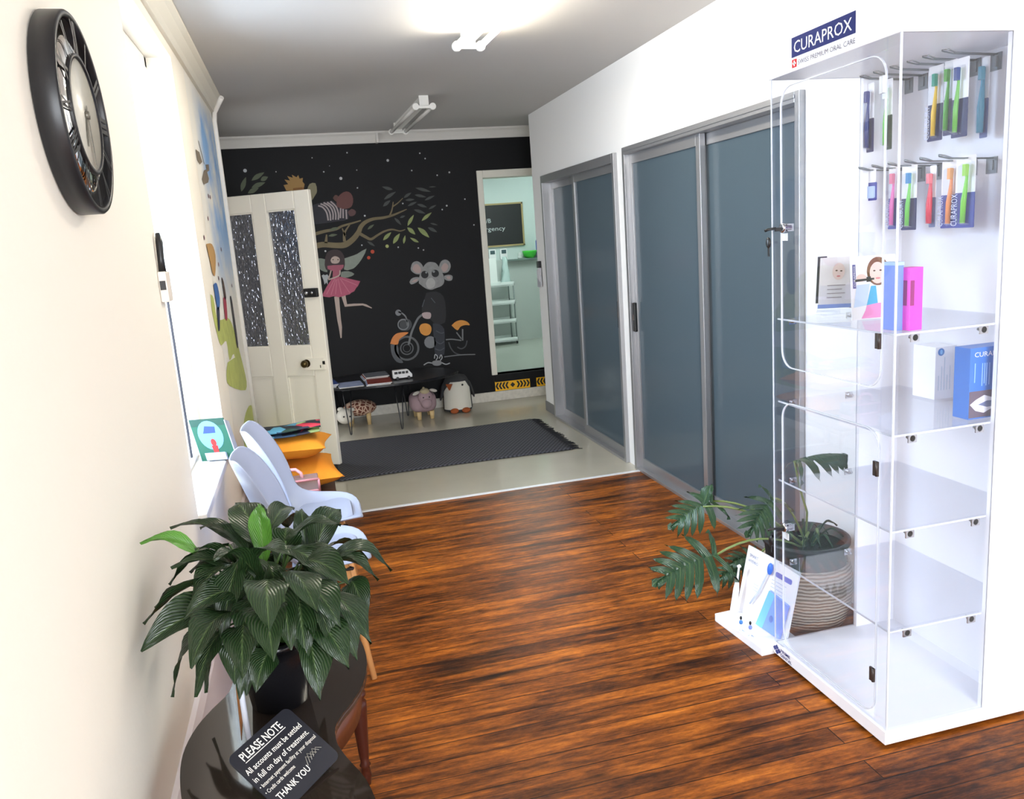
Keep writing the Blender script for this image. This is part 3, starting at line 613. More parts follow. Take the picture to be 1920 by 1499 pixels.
t = thing('chalkboard', 'black chalkboard with brass coloured frame on the teal wall of the raised room', 'chalkboard', (2.76, 11.05, 1.8))
b = MB(); x0, x1, z0, z1 = 2.22, 3.035, 1.50, 2.085
for a in ((x0, x1, z1 - .022, z1), (x0, x1, z0, z0 + .022), (x0, x0 + .022, z0, z1), (x1 - .022, x1, z0, z1)): b.box(a[0], a[1], 11.02, 11.049, a[2], a[3])
b.build('frame', M('tan_frame', (164, 146, 100), 0.5), t)
box(x0 + .02, x1 - .02, 11.03, 11.045, z0 + .02, z1 - .02).build('board', M('chalkboard_black', (20, 22, 24), 0.6), t)
b = MB(); b.text('5/B', (2.47, 11.029, 1.83), X, Z, h=.06); b.text('Emergency', (2.3, 11.029, 1.72), X, Z, h=.06, w=.47)
b.build('chalk_writing', M('chalk', (190, 196, 196), 0.9), t)

tag(box(2.7, 4.1, 10.9, 11.0, 1.298, 1.32).build('wall_ledge', M('ledge_grey', (110, 128, 122), .4), None, loc=(3.1, 10.95, 1.315)), 'narrow ledge along the wall under the chalkboard', 'shelf')
tag(MB().lathe([(.05, 0), (.085, .03), (.10, .085), (.104, .10), (.094, .10), (.078, .035), (.0, .012)], (3.07, 10.945, 1.32), 24).build('bowl', M('lime_green_plastic', (64, 190, 60), 0.35), None, loc=(3.07, 10.95, 1.32)), 'bright green plastic bowl on the wall ledge below the chalkboard', 'bowl')
tag(MB().lathe([(.03, 0), (.034, .02), (.02, .05), (.024, .07), (.0, .085)], (2.93, 10.95, 1.32), 16).build('ornament', M('pale_ceramic', (200, 206, 204), .4), None, loc=(2.93, 10.95, 1.32)), 'small pale figurine on the ledge beside the green bowl', 'ornament')
tag(MB().lathe([(.03, 0), (.032, .1), (.032, .22), (.014, .26), (.014, .29), (0, .29)], (3.2, 10.95, 1.32), 16).build('bottle', M('blue_bottle', (30, 70, 170), .3), None, loc=(3.2, 10.95, 1.32)), 'blue bottle on the ledge half hidden by the wall corner', 'bottle')
for i, (x, lab) in enumerate(((2.56, 'white wall thermostat with dark display, directly above the tall carton'), (2.72, 'white wall thermostat with dark display, nearer the green bowl'))):
    t = thing('thermostat', lab, 'thermostat', (x, 11.04, 1.39), 'wall thermostats')
    box(x - .05, x + .05, 11.02, 11.049, 1.325, 1.47).build('case', M('white_plastic', (235, 236, 236), .4), t, bevel=.006)
    box(x - .03, x + .035, 11.015, 11.021, 1.405, 1.455).build('display', M('grey_display', (70, 92, 96), .3), t)

t = thing('shelf_trolley', 'white four-tier shelf trolley seen through the doorway to the raised room', 'trolley', (2.56, 10.75, rz))
b0 = M('white_coated_metal', (228, 236, 232), 0.4)
for z in (.262, .515, .765, 1.01):
    b = MB(); b.box(2.37, 2.735, 10.6, 10.9, z - .022, z - .016)
    for s in ((2.37, 2.735, 10.6, 10.606), (2.37, 2.735, 10.894, 10.9), (2.37, 2.376, 10.6, 10.9), (2.729, 2.735, 10.6, 10.9)): b.box(*s, z - .03, z + .025)
    b.build('tray', b0, t)
for x in (2.385, 2.72):
    for y in (10.615, 10.885):
        MB().tube([(x, y, rz + .05), (x, y, 1.03)], .009, 8).build('post', M('grey_post', (120, 130, 128), .4), t)
        MB().lathe([(.024, -.01), (.024, .01)], (x, y, rz + .025), 12, (1, 0, 0)).build('castor', BLK, t)
t = thing('carton', 'tall white carton standing on the top tray of the trolley', 'carton', (2.46, 10.72, .995))
box(2.40, 2.52, 10.66, 10.78, .996, 1.36).build('carton_body', M('white_card', (235, 240, 236), .6), t)
b = MB(); P = []
rnd = random.Random(4)
for i in range(9):
    f = i / 8; P.append([(2.645 + (.075 * (1 - .55 * f) * math.cos(a)) + .012 * rnd.uniform(-1, 1) + .02 * math.sin(f * 3), 10.75 + .07 * (1 - .5 * f) * math.sin(a) + .012 * rnd.uniform(-1, 1), .997 + .37 * f) for a in [k * math.pi / 5 for k in range(11)]])
    P[-1][-1] = P[-1][0]
b.grid(P); tag(b.build('plastic_bag', M('milky_plastic', (214, 236, 232), .25, trans=.3), None, loc=(2.64, 10.75, .995)), 'crumpled clear plastic bag beside the carton on the trolley top', 'bag')

# ---------------------------------------------------------------- ceiling lights (twin-tube battens)
BAT = M('batten_white', (236, 234, 228), 0.4)
TUBE_ON = emis('warm_tube_on', (255, 246, 228), 38.0)
TUBE_OFF = M('tube_off_glass', (206, 202, 196), 0.25)
def batten(label, x0, ya, x1, yb, lit):
    a, c = Vector((x0, ya, 0)), Vector((x1, yb, 0)); d = (c - a).normalized(); n = Vector((d.y, -d.x, 0)); m = (a + c) / 2; L2 = (c - a).length / 2
    t = thing('fluorescent_light', label, 'ceiling light', (m.x, m.y, ZC), 'twin tube battens on the ceiling')
    b = MB(); b.obox(m + Z * (ZC - .03), d * (L2 - .012), n * .024, Z * .03); b.build('batten_body', BAT, t, bevel=.003)
    for e, s in ((a, 1), (c, -1)):
        b = MB(); b.obox(e + d * s * .012 + Z * (ZC - .036), d * .012, n * .034, Z * .036)
        b.obox(e + d * s * .012 + Z * (ZC - .078), d * .012, n * .066, Z * .010)
        for q in (-1, 1): b.lathe([(.023, -.013), (.025, -.008), (.025, .008), (.023, .013)], e + d * s * .012 + n * q * .062 + Z * (ZC - .075), 16, d)
        b.build('end_bracket', BAT, t)
    for q in (-1, 1):
        MB().tube([a + d * .02 + n * q * .062 + Z * (ZC - .075), c - d * .02 + n * q * .062 + Z * (ZC - .075)], .0145, 12).build('tube', TUBE_ON if lit else TUBE_OFF, t)
batten('lit twin-tube fluorescent batten glowing on the ceiling near the camera', 1.00, 3.02, 0.952, 4.30, True)
batten('unlit twin-tube fluorescent batten near the dark mural wall', 0.985, 6.05, 0.945, 7.33, False)

# ---------------------------------------------------------------- painted murals
def paint(name, rgb): return M('paint_' + name, tuple(c * .86 for c in rgb), 0.65)
wallY = YB
class Art:
    """flat painted shapes on the dark wall (x, z); depth index keeps coats apart"""
    def __init__(s, k): s.b = MB(); s.k = k
    def poly(s, p): s.b.add([(x, wallY - .0006 * s.k, z) for x, z in p], [list(range(len(p)))]); return s
    def stroke(s, p, w):
        ws = w if isinstance(w, (list, tuple)) else [w] * len(p); n = len(p); Lp = []; Rp = []
        for i in range(n):
            a = Vector(p[max(i - 1, 0)]); c = Vector(p[min(i + 1, n - 1)]); d = (c - a).normalized(); nn = Vector((-d.y, d.x)) * ws[i] / 2
            Lp.append(Vector(p[i]) + nn); Rp.append(Vector(p[i]) - nn)
        s.b.add([(q.x, wallY - .0006 * s.k, q.y) for q in Lp + Rp], [(i, i + 1, n + i + 1, n + i) for i in range(n - 1)]); return s
    def dot(s, c, r, n=16): return s.poly(ell(c[0], c[1], r, r, n))
    def ring(s, c, r, w, n=28):
        o = ell(c[0], c[1], r + w / 2, r + w / 2, n) + ell(c[0], c[1], r - w / 2, r - w / 2, n)
        s.b.add([(x, wallY - .0006 * s.k, z) for x, z in o], [(i, (i + 1) % n, n + (i + 1) % n, n + i) for i in range(n)]); return s
    def leaf(s, tip, base, w):
        a = Vector(base); c = Vector(tip); d = c - a; nn = Vector((-d.y, d.x)).normalized() * w / 2
        prof = [(0, 0), (.15, .55), (.35, .95), (.5, 1), (.7, .75), (.88, .35), (1, 0)]
        return s.poly([tuple(a + d * t + nn * q) for t, q in prof] + [tuple(a + d * t - nn * q * .8) for t, q in prof[1:-1]][::-1])
    def build(s, name, mat, par): return s.b.build(name, mat, par)
def smooth(p, n=4):
    """Catmull-Rom resample of an open polyline"""
    out = []; q = [p[0]] + list(p) + [p[-1]]
    for i in range(1, len(q) - 2):
        for k in range(n):
            t = k / n; a, b_, c, d = (Vector(q[i - 1]), Vector(q[i]), Vector(q[i + 1]), Vector(q[i + 2]))
            out.append(tuple(.5 * ((2 * b_) + (c - a) * t + (2 * a - 5 * b_ + 4 * c - d) * t * t + (3 * b_ - a - 3 * c + d) * t ** 3)))
    return out + [tuple(p[-1])]
def smoothc(p, n=4): return smooth(list(p) + [p[0]], n)[:-1]
mu = thing('wall_mural', 'painted night scene of a leafy branch under dots of stars on the black back wall', 'mural', (0.7, YB, 1.6), 'paintings on the black wall')
for x, z, r in STARS: Art(1).dot((x, z), r * 1.25, 12).build('painted_star', paint('star', (210, 212, 214)), mu)
a = Art(2)
for p, w in BRANCHES:
    n = 4; sp = smooth(p, n); sw = [w[min(i // n, len(w) - 1)] * (1 - (i % n) / n) + w[min(i // n + 1, len(w) - 1)] * (i % n) / n for i in range(len(sp))]
    a.stroke(sp, sw)
a.build('painted_branch', M('paint_branch', (108, 96, 68), .65, var=.35, vscale=7), mu)
for k, nm, c in ((0, 'painted_dark_leaves', (62, 66, 64)), (1, 'painted_green_leaves', (134, 146, 90)), (2, 'painted_dull_leaves', (84, 92, 70))):
    a = Art(3)
    for tip, base, w, kk in MLEAVES:
        if kk == k: a.leaf(tip, base, w)
    a.build(nm, M('paint_leaf%d' % k, c, .65, var=.25, vscale=14), mu)
for nm, p, c, k in (('painted_striped_back', CL_BODY, (34, 33, 44), 2), ('painted_head', CL_HEAD, (112, 66, 62), 4), ('painted_ear', CL_EAR, (100, 64, 56), 3), ('painted_hand', CL_HAND, (100, 66, 66), 4), ('painted_tuft', TUFT, (176, 136, 74), 3), ('painted_pale_toy', TOY_CAT, (150, 142, 110), 2)):
    Art(k).poly(smoothc(p, 2) if nm != 'painted_tuft' else p).build(nm, paint(nm, c), mu)
a = Art(4)
for p in CL_STRIPES: a.stroke(smooth(p), .014)
a.build('painted_stripes', paint('stripe', (182, 168, 168)), mu)
for c, r, k in HEARTS[:2]: Art(3).dot(c, r).build('painted_heart', paint('heart', (200, 70, 36)), mu)
Art(3).dot(*HEARTS[2][:2]).build('painted_lime_heart', paint('limeheart', (188, 196, 120)), mu)

fa = thing('painted_fairy', 'painted winged fairy in pink tutu holding a tooth on the black wall', 'mural', (0.3, YB, 1.2), 'paintings on the black wall')
for nm, p, c, k in (('wing', F_WING_R, (150, 158, 146), 1), ('wing', F_WING_R2, (140, 148, 136), 1), ('wing', F_WING_L, (132, 142, 128), 1), ('hair', F_HAIR, (58, 40, 42), 2), ('bodice', F_TOP, (178, 92, 112), 3), ('skirt', F_SKIRT, (196, 92, 120), 4), ('tooth', F_TOOTH, (190, 194, 196), 5)):
    Art(k).poly(smoothc(p, 2) if nm in ('hair', 'wing') else p).build(nm, M('paint_' + nm + str(c[0]), tuple(q * .84 for q in c), .65, var=.15, vscale=25), fa)
SK = paint('fairy_skin', (198, 176, 164))
Art(4).poly(smoothc(F_FACE, 3)).build('face', SK, fa)
for p in F_EYES: Art(5).poly(p).build('eye', paint('dark_eye', (40, 34, 36)), fa)
Art(3).stroke(smooth(F_LEG1[0], 1), F_LEG1[1]).build('leg', SK, fa)
Art(3).stroke(smooth(F_LEG2[0], 1), F_LEG2[1]).build('leg', SK, fa)
a = Art(6)
for p, w in F_ARMS: a.stroke(smooth(p), w)
a.build('arms', SK, fa)
a = Art(5)
for p in F_SKIRT_LINES: a.stroke(p, .006)
a.build('skirt_pleats', paint('pleat', (216, 128, 148)), fa)

mo = thing('painted_mouse_rider', 'painted grey mouse in dark clothes astride an orange motorcycle on the black wall', 'mural', (1.15, YB, 0.9), 'paintings on the black wall')
GREY = M('paint_mouse_fur', (136, 136, 136), .7, var=.3, vscale=30)
for p in MO_EARS: Art(3).poly(smoothc(p, 3)).build('ear', GREY, mo)
for p in MO_EARS_IN: Art(4).poly(smoothc(p, 3)).build('inner_ear', paint('ear_pink', (196, 170, 166)), mo)
Art(5).poly(smoothc(MO_HEAD, 3)).build('head', GREY, mo)
Art(6).poly(smoothc(MO_MUZZLE, 3)).build('muzzle', M('paint_muzzle', (168, 166, 166), .7, var=.15, vscale=30), mo)
for c, r in MO_EYES: Art(7).dot(c, r, 20).build('eye', paint('black_eye', (24, 24, 28)), mo)
for c, r in MO_GLINT: Art(8).dot(c, r, 12).build('eye_glint', paint('glint', (150, 154, 158)), mo)
Art(3).poly(smoothc(MO_JACKET, 2)).build('jacket', paint('jacket', (25, 26, 31)), mo)
Art(5).poly(smoothc(MO_LEG, 2)).build('trousers', M('paint_trouser', (40, 43, 52), .65, var=.3, vscale=12), mo)
for p in MO_FOLDS: Art(6).stroke(smooth(p), .008).build('cloth_fold', paint('fold', (86, 90, 98)), mo)
Art(6).poly(smoothc(MO_HAND, 2)).build('hand', paint('hand_pink', (206, 184, 184)), mo)
Art(6).poly(smoothc(MO_SHOE, 3)).build('shoe', paint('shoe', (150, 152, 154)), mo)
a = Art(7)
for p in MO_LACES: a.stroke(smooth(p), .010)
a.build('laces', paint('lace', (186, 188, 190)), mo)
for nm, p, c, k in (('front_mudguard', BK_FEND, (210, 128, 62), 4), ('mudguard_side', BK_FENDS, (82, 84, 88), 3), ('fuel_tank', BK_TANK, (206, 138, 54), 4), ('rear_mudguard', BK_REAR, (206, 146, 58), 4)):
    Art(k).poly(smoothc(p, 3)).build(nm, M('paint_bike%d%d' % (c[0], k), c, .6, var=.2, vscale=10), mo)
a = Art(3)
for c, e, w in BK_RINGS: a.ring(c, (Vector(c) - Vector(e)).length, w)
a.build('front_wheel', paint('wheel_grey', (104, 106, 108)), mo)
a = Art(3)
for p, w in BK_RWHEEL: a.stroke(smooth(p), w)
a.build('rear_wheel', paint('wheel_dim', (72, 74, 78)), mo)
for p, w in BK_BARS: Art(5).stroke(smooth(p), w).build('bike_bar', paint('bars', (128, 130, 132)), mo)
a = Art(4)
for c, r, k in BK_LAMP:
    if k in (0, 4): a.dot(c, r * .8, 20)
a.build('headlamp', paint('lamp_dark', (74, 76, 80)), mo)
for c, r, k in BK_LAMP:
    if k == 1: Art(5).ring(c, r, .012).build('lamp_ring', paint('lamp_light', (140, 142, 146)), mo)
    if k == 3: Art(5).dot(c, r, 14).build('mirror', paint('lamp_light', (140, 142, 146)), mo)

# sky mural on the left wall
def sky_paint():
    m = bpy.data.materials.new('mural_sky_paint'); m.use_nodes = True
    nt = m.node_tree; L = nt.links; b = nt.nodes['Principled BSDF']; b.inputs['Roughness'].default_value = .7
    tc = nt.nodes.new('ShaderNodeTexCoord'); mp = nt.nodes.new('ShaderNodeMapping'); mp.inputs['Scale'].default_value = (1, 2.2, 3.0); L.new(tc.outputs['Object'], mp.inputs[0])
    n = nt.nodes.new('ShaderNodeTexNoise'); n.inputs['Scale'].default_value = 1.0; n.inputs['Detail'].default_value = 4; L.new(mp.outputs[0], n.inputs[0])
    sp = nt.nodes.new('ShaderNodeSeparateXYZ'); L.new(tc.outputs['Object'], sp.inputs[0])
    # blue wash fades out towards its painted lower edge and the window side
    a = nt.nodes.new('ShaderNodeMapRange'); a.inputs[1].default_value = -.28; a.inputs[2].default_value = .35; a.interpolation_type = 'SMOOTHSTEP'; L.new(sp.outputs[2], a.inputs[0])
    c = nt.nodes.new('ShaderNodeMapRange'); c.inputs[1].default_value = -.55; c.inputs[2].default_value = -.15; c.interpolation_type = 'SMOOTHSTEP'; L.new(sp.outputs[1], c.inputs[0])
    d = nt.nodes.new('ShaderNodeMapRange'); d.inputs[1].default_value = 1.08; d.inputs[2].default_value = .85; d.interpolation_type = 'SMOOTHSTEP'; L.new(sp.outputs[2], d.inputs[0])
    e = nt.nodes.new('ShaderNodeMapRange'); e.inputs[1].default_value = .28; e.inputs[2].default_value = .52; L.new(n.outputs['Fac'], e.inputs[0])
    def mul(p, q):
        x = nt.nodes.new('ShaderNodeMath'); x.operation = 'MULTIPLY'; L.new(p, x.inputs[0]); L.new(q, x.inputs[1]); return x.outputs[0]
    f = mul(mul(a.outputs[0], c.outputs[0]), mul(d.outputs[0], e.outputs[0]))
    mx = nt.nodes.new('ShaderNodeMix'); mx.data_type = 'RGBA'; L.new(f, mx.inputs[0]); mx.inputs[6].default_value = lin((240, 236, 226)); mx.inputs[7].default_value = lin((136, 178, 226))
    L.new(mx.outputs[2], b.inputs['Base Color'])
    return m
lm = thing('sky_mural', 'sunny mural of blue sky, flying contraption and children on a green hill beside the window', 'mural', (XL, 5.25, 1.5))
def lpoly(mb, p, k): mb.add([(XL + .0008 * k, y, z) for y, z in p], [list(range(len(p)))]); return mb
lpoly(MB(), [(4.55, .34), (5.905, .34), (5.905, 2.55), (4.55, 2.55)], 1).build('painted_sky', sky_paint(), lm)
lpoly(lpoly(lpoly(MB(), smoothc(LM_HILL, 3), 2), smoothc(LM_GRASS, 3), 2), smoothc(LM_HILL2, 3), 3).build('painted_hill', M('paint_lime', (184, 192, 104), .7, var=.3, vscale=14), lm)
b = MB()
for p in LM_PLANE:
    cy_ = sum(q[0] for q in p) / len(p); cz_ = sum(q[1] for q in p) / len(p)
    lpoly(b, [(cy_ + (y - cy_) * .6, cz_ + (z - cz_) * .8) for y, z in p], 4)
lpoly(b, [(LM_ROTOR[0][0] - .01, LM_ROTOR[0][1]), (LM_ROTOR[0][0] + .015, LM_ROTOR[0][1]), (LM_ROTOR[2][0] + .015, LM_ROTOR[2][1]), (LM_ROTOR[2][0] - .01, LM_ROTOR[2][1])], 3)
b.build('painted_flyer', M('paint_flyer', (126, 114, 100), .7, var=.4, vscale=20), lm)
for p, c, nm in zip(LM_KID, ((220, 172, 104), (66, 120, 196), (40, 50, 80), (84, 60, 50), (196, 60, 90), (60, 56, 60)), ('painted_hair', 'painted_blue_top', 'painted_trousers', 'painted_dark_hair', 'painted_pink_dress', 'painted_far_child')):
    lpoly(MB(), smoothc(p, 3), 5).build(nm, paint(nm + '_l', c), lm)
for y, z in LM_FLY: lpoly(MB(), ell(y, z, .02, .013, 8), 4).build('painted_butterfly', paint('butterfly', (130, 70, 90)), lm)

# yellow chevron stickers on the step below the doorway
for x0, x1, lab in ((1.75, 2.115, 'yellow sticker with black chevrons under the doorway, shown in full'), (2.185, 2.55, 'yellow chevron sticker under the doorway, partly hidden by the white wall corner')):
    t = thing('chevron_sticker', lab, 'sticker', ((x0 + x1) / 2, YB, .145), 'yellow chevron stickers')
    box(x0, x1, YB - .0025, YB - .0005, .097, .193).build('yellow_film', M('sticker_yellow', (250, 188, 20), .4), t)
    b = MB(); cx = (x0 + x1) / 2
    yy = YB - .0028
    b.prism([(0, .026), (.026, 0), (0, -.026), (-.026, 0)], (cx, yy, .145), X, Z, (0, .0005, 0))
    for s in (-1, 1):
        for k in range(4):
            o = cx + s * (.040 + .034 * k)
            b.prism([(0, .034), (s * .020, .034), (s * .038, 0), (s * .020, -.034), (0, -.034), (s * .018, 0)], (o, yy, .145), X, Z, (0, .0005, 0))
    b.build('black_chevrons', BLK, t)
# ---------------------------------------------------------------- acrylic display cabinet
WLAM = M('white_laminate', (243, 243, 248), 0.3)
ACR = clear('clear_acrylic', (252, 253, 255), 0.018, 0.32)
EDGE = M('acrylic_polished_edge', (238, 242, 250), 0.2)
EDGE.node_tree.nodes['Principled BSDF'].inputs['Transmission Weight'].default_value = 0.25
CX0, CX1, CY0, CY1, CZ0, CZ1 = 1.548, 2.062, 1.876, 2.478, 0.056, 2.046
cab = thing('display_cabinet', 'tall clear acrylic display cabinet with white base and canopy beside the sliding doors', 'display cabinet', (1.8, 2.18, 0))
b = MB(); b.box(CX0 - .006, CX1, CY0 - .004, CY1 + .004, .012, CZ0); b.build('base_plinth', WLAM, cab, bevel=.002)
box(CX0 + .03, CX1 - .02, CY0 + .03, CY1 - .03, 0, .014).build('recessed_foot', BLK, cab)
b = MB(); b.box(CX0 - .004, CX1, CY0 - .004, CY1 + .012, CZ1, 2.32); b.build('canopy', WLAM, cab, bevel=.002)
box(1.898, CX1, CY0, CY0 + .018, CZ0, CZ1).build('side_panel', WLAM, cab)
box(1.886, CX1, CY1 - .018, CY1, CZ0, CZ1).build('side_panel', WLAM, cab)
box(CX1 - .012, CX1, CY0 + .018, CY1 - .018, CZ0, CZ1).build('back_panel', WLAM, cab)
def sheet(name, mb_face, par, mb_edge=None):
    o = mb_face.build(name, ACR, par)
    if mb_edge: mb_edge.build('polished_edge', EDGE, o)
    return o
TH = .005
# clear side sheets (near and far) and the front frame with two door openings
sheet('clear_side', box(CX0, 1.898, CY0, CY0 + TH, CZ0, CZ1), cab, box(CX0 - .0005, CX0 + .0045, CY0 - .0006, CY0 + .004, CZ0, CZ1))
sheet('clear_side', box(CX0, 1.886, CY1 - TH, CY1, CZ0, CZ1), cab, box(CX0 - .0005, CX0 + .003, CY1 - .004, CY1 + .0006, CZ0, CZ1))
DY0, DY1 = 1.93, 2.425
doors = ((1.105, 2.012, 1.571, (1.244,)), (0.072, 0.985, 0.529, (0.87, 0.214)))
def outline_strip(poly, x, w, d):
    """thin rim following a closed outline in the y-z plane"""
    n = len(poly); vs = []
    cy = sum(p[0] for p in poly) / n; cz = sum(p[1] for p in poly) / n
    P = [Vector(p) for p in poly]
    for i in range(n):
        t = (P[(i + 1) % n] - P[i - 1]).normalized(); nn = Vector((t.y, -t.x))
        if nn.dot(P[i] - Vector((cy, cz))) > 0: nn = -nn
        a, c = P[i], P[i] + nn * w
        vs += [(x, a.x, a.y), (x, c.x, c.y), (x + d, c.x, c.y), (x + d, a.x, a.y)]
    fs = []
    for i in range(n):
        j = (i + 1) % n
        for k in range(4): fs.append((i * 4 + k, i * 4 + (k + 1) % 4, j * 4 + (k + 1) % 4, j * 4 + k))
    m = MB(); m.add(vs, fs); return m
HOLE = rrect
fr = MB()
fr.box(CX0, CX0 + TH, CY0 + TH, DY0, CZ0, CZ1); fr.box(CX0, CX0 + TH, DY1, CY1 - TH, CZ0, CZ1)
fr.box(CX0, CX0 + TH, DY0, DY1, 2.015, CZ1); fr.box(CX0, CX0 + TH, DY0, DY1, .988, 1.102); fr.box(CX0, CX0 + TH, DY0, DY1, CZ0, .069)
sheet('clear_front', fr, cab)
hm = M('smoked_hinge', (58, 50, 46), .35); keym = M('key_black', (24, 24, 26), .4)
for z0, z1, zl, hz in doors:
    out = rrect(DY0, DY1, z0, z1, .06, 8)
    m = MB(); m.prism(out, (CX0 + .001, 0, 0), Y, Z, (TH - .001, 0, 0))
    dr = m.build('clear_door', ACR, cab)
    outline_strip(out, CX0 - .0006, .0028, .006).build('polished_edge', EDGE, dr)
    for h in hz + ((1.93,) if z0 > 1 else ()):
        b = MB(); b.box(CX0 - .007, CX0 - .001, DY0 - .002, DY0 + .018, h - .022, h + .022); b.tube([(CX0 - .006, DY0 + .002, h - .022), (CX0 - .006, DY0 + .002, h + .022)], .004, 8)
        b.build('hinge', hm if h != 1.93 else EDGE, dr)
    b = MB(); b.lathe([(.013, -.022), (.013, 0), (.016, .002), (.016, .008), (.011, .010)], (CX0 - .001, 2.405, zl), 18, (-1, 0, 0)); b.box(CX0 + .006, CX0 + .03, 2.395, 2.44, zl - .012, zl + .012)
    lk = b.build('cam_lock', CHROME, dr)
    b = MB(); b.box(CX0 - .0015, CX0 + .0005, 2.385, 2.42, zl - .042, zl - .018); b.build('strike_plate', M('clear_plate', (226, 230, 236), .2), lk)
    b = MB(); b.obox((CX0 - .022, 2.405, zl - .004), (.012, 0, 0), (0, .002, 0), (0, 0, .006)); b.tube([(CX0 - .03, 2.405, zl), (CX0 - .05, 2.418, zl - .002), (CX0 - .062, 2.42, zl - .006)], .0045, 8)
    b.ball((CX0 - .05, 2.418, zl - .045), (.007, .012, .018)); b.box(CX0 - .052, CX0 - .048, 2.415, 2.421, zl - .09, zl - .055)
    b.build('key', keym, lk)
# shelves on clear pegs
SHELVES = (1.268, .979, .692, .379)
for z in SHELVES:
    s = MB().box(CX0 + .008, CX1 - .014, CY0 + .006 + .014, CY1 - .02, z - .005, z).box(CX0 + .008, 1.885, CY0 + .006, CY0 + .02, z - .005, z).build('shelf', ACR, cab)
    e = MB(); e.box(CX0 + .0072, CX0 + .010, CY0 + .006, CY1 - .02, z - .0052, z + .0002); e.box(CX0 + .008, 1.885, CY0 + .0055, CY0 + .008, z - .0052, z + .0002)
    e.build('polished_edge', EDGE, s)
    for x, y, sg in ((1.62, CY0 + .006, 1), (1.85, CY0 + .006, 1), (1.62, CY1 - .006, -1), (1.85, CY1 - .006, -1)):
        b = MB(); b.lathe([(.009, 0), (.009, .012), (.005, .014), (.005, .022), (0, .023)], (x, y, z - .016), 14, (0, sg, 0)); b.box(x - .014, x + .014, y - (0 if sg > 0 else .004), y + (.004 if sg > 0 else 0), z - .028, z - .006)
        b.build('shelf_support', CHROME, s)
# sign lettering on the canopy and base
xf = CX0 - .0046
sg = box(xf - .0006, xf, 2.05, 2.352, 2.086, 2.144).build('canopy_sign', M('sign_navy', (9, 28, 98), .6, spec=.15), cab)
MB().text('CURAPROX', (xf - .0008, 2.338, 2.097), -Y, Z, h=.036, w=.274).build('lettering', M('sign_white', (250, 250, 250), .4), sg)
b = MB(); b.text('SWISS PREMIUM ORAL CARE', (xf - .0002, 2.318, 2.060), -Y, Z, h=.015, w=.268); tl = b.build('tagline_lettering', M('tagline_grey', (84, 82, 104), .5), cab)
b = MB(); b.box(xf - .0004, xf, 2.326, 2.35, 2.056, 2.080); fl = b.build('swiss_flag', M('flag_red', (190, 12, 24), .6, spec=.2), cab)
b = MB(); b.box(xf - .0008, xf, 2.3355, 2.3405, 2.060, 2.076); b.box(xf - .0008, xf, 2.330, 2.346, 2.0655, 2.0705); b.build('flag_cross', M('sign_white'), fl)
xb = CX0 - .0066
b = MB()
for dy, dzz in ((0, .012), (0, -.012), (.014, 0), (-.014, 0)): b.prism([(0, .010), (.011, 0), (0, -.010), (-.011, 0)], (xb, 2.455 + dy, .034 + dzz * .8), -Y, Z, (.0006, 0, 0))
lo = b.build('base_logo', M('logo_blue', (24, 40, 120), .5), cab)
b = MB(); b.text('PRIME', (xb, 2.43, .037), -Y, Z, h=.012, w=.06, bold=.01); b.text('DENTAL', (xb, 2.43, .02), -Y, Z, h=.012, w=.07, bold=.01); b.build('lettering', M('logo_blue'), lo)
# wire hooks on the back panel
WIRE = M('galvanised_wire', (150, 154, 156), .3, metal=.85)
HY = (2.443, 2.377, 2.30, 2.225, 2.16, 2.083)
bx = CX1 - .012
for row, z in enumerate((2.03, 1.735)):
    for y in HY:
        b = MB()
        b.box(bx - .003, bx, y - .02, y + .02, z - .045, z + .004); b.box(bx - .007, bx - .003, y - .008, y + .008, z - .035, z - .006)
        for dy in (-.006, .006): b.tube([(bx - .004, y + dy, z), (1.90, y + dy, z + .006), (1.868, y + dy * 1.9, z + .014), (1.858, y, z + .018)], .0022, 6)
        b.build('wire_hook', WIRE, cab)

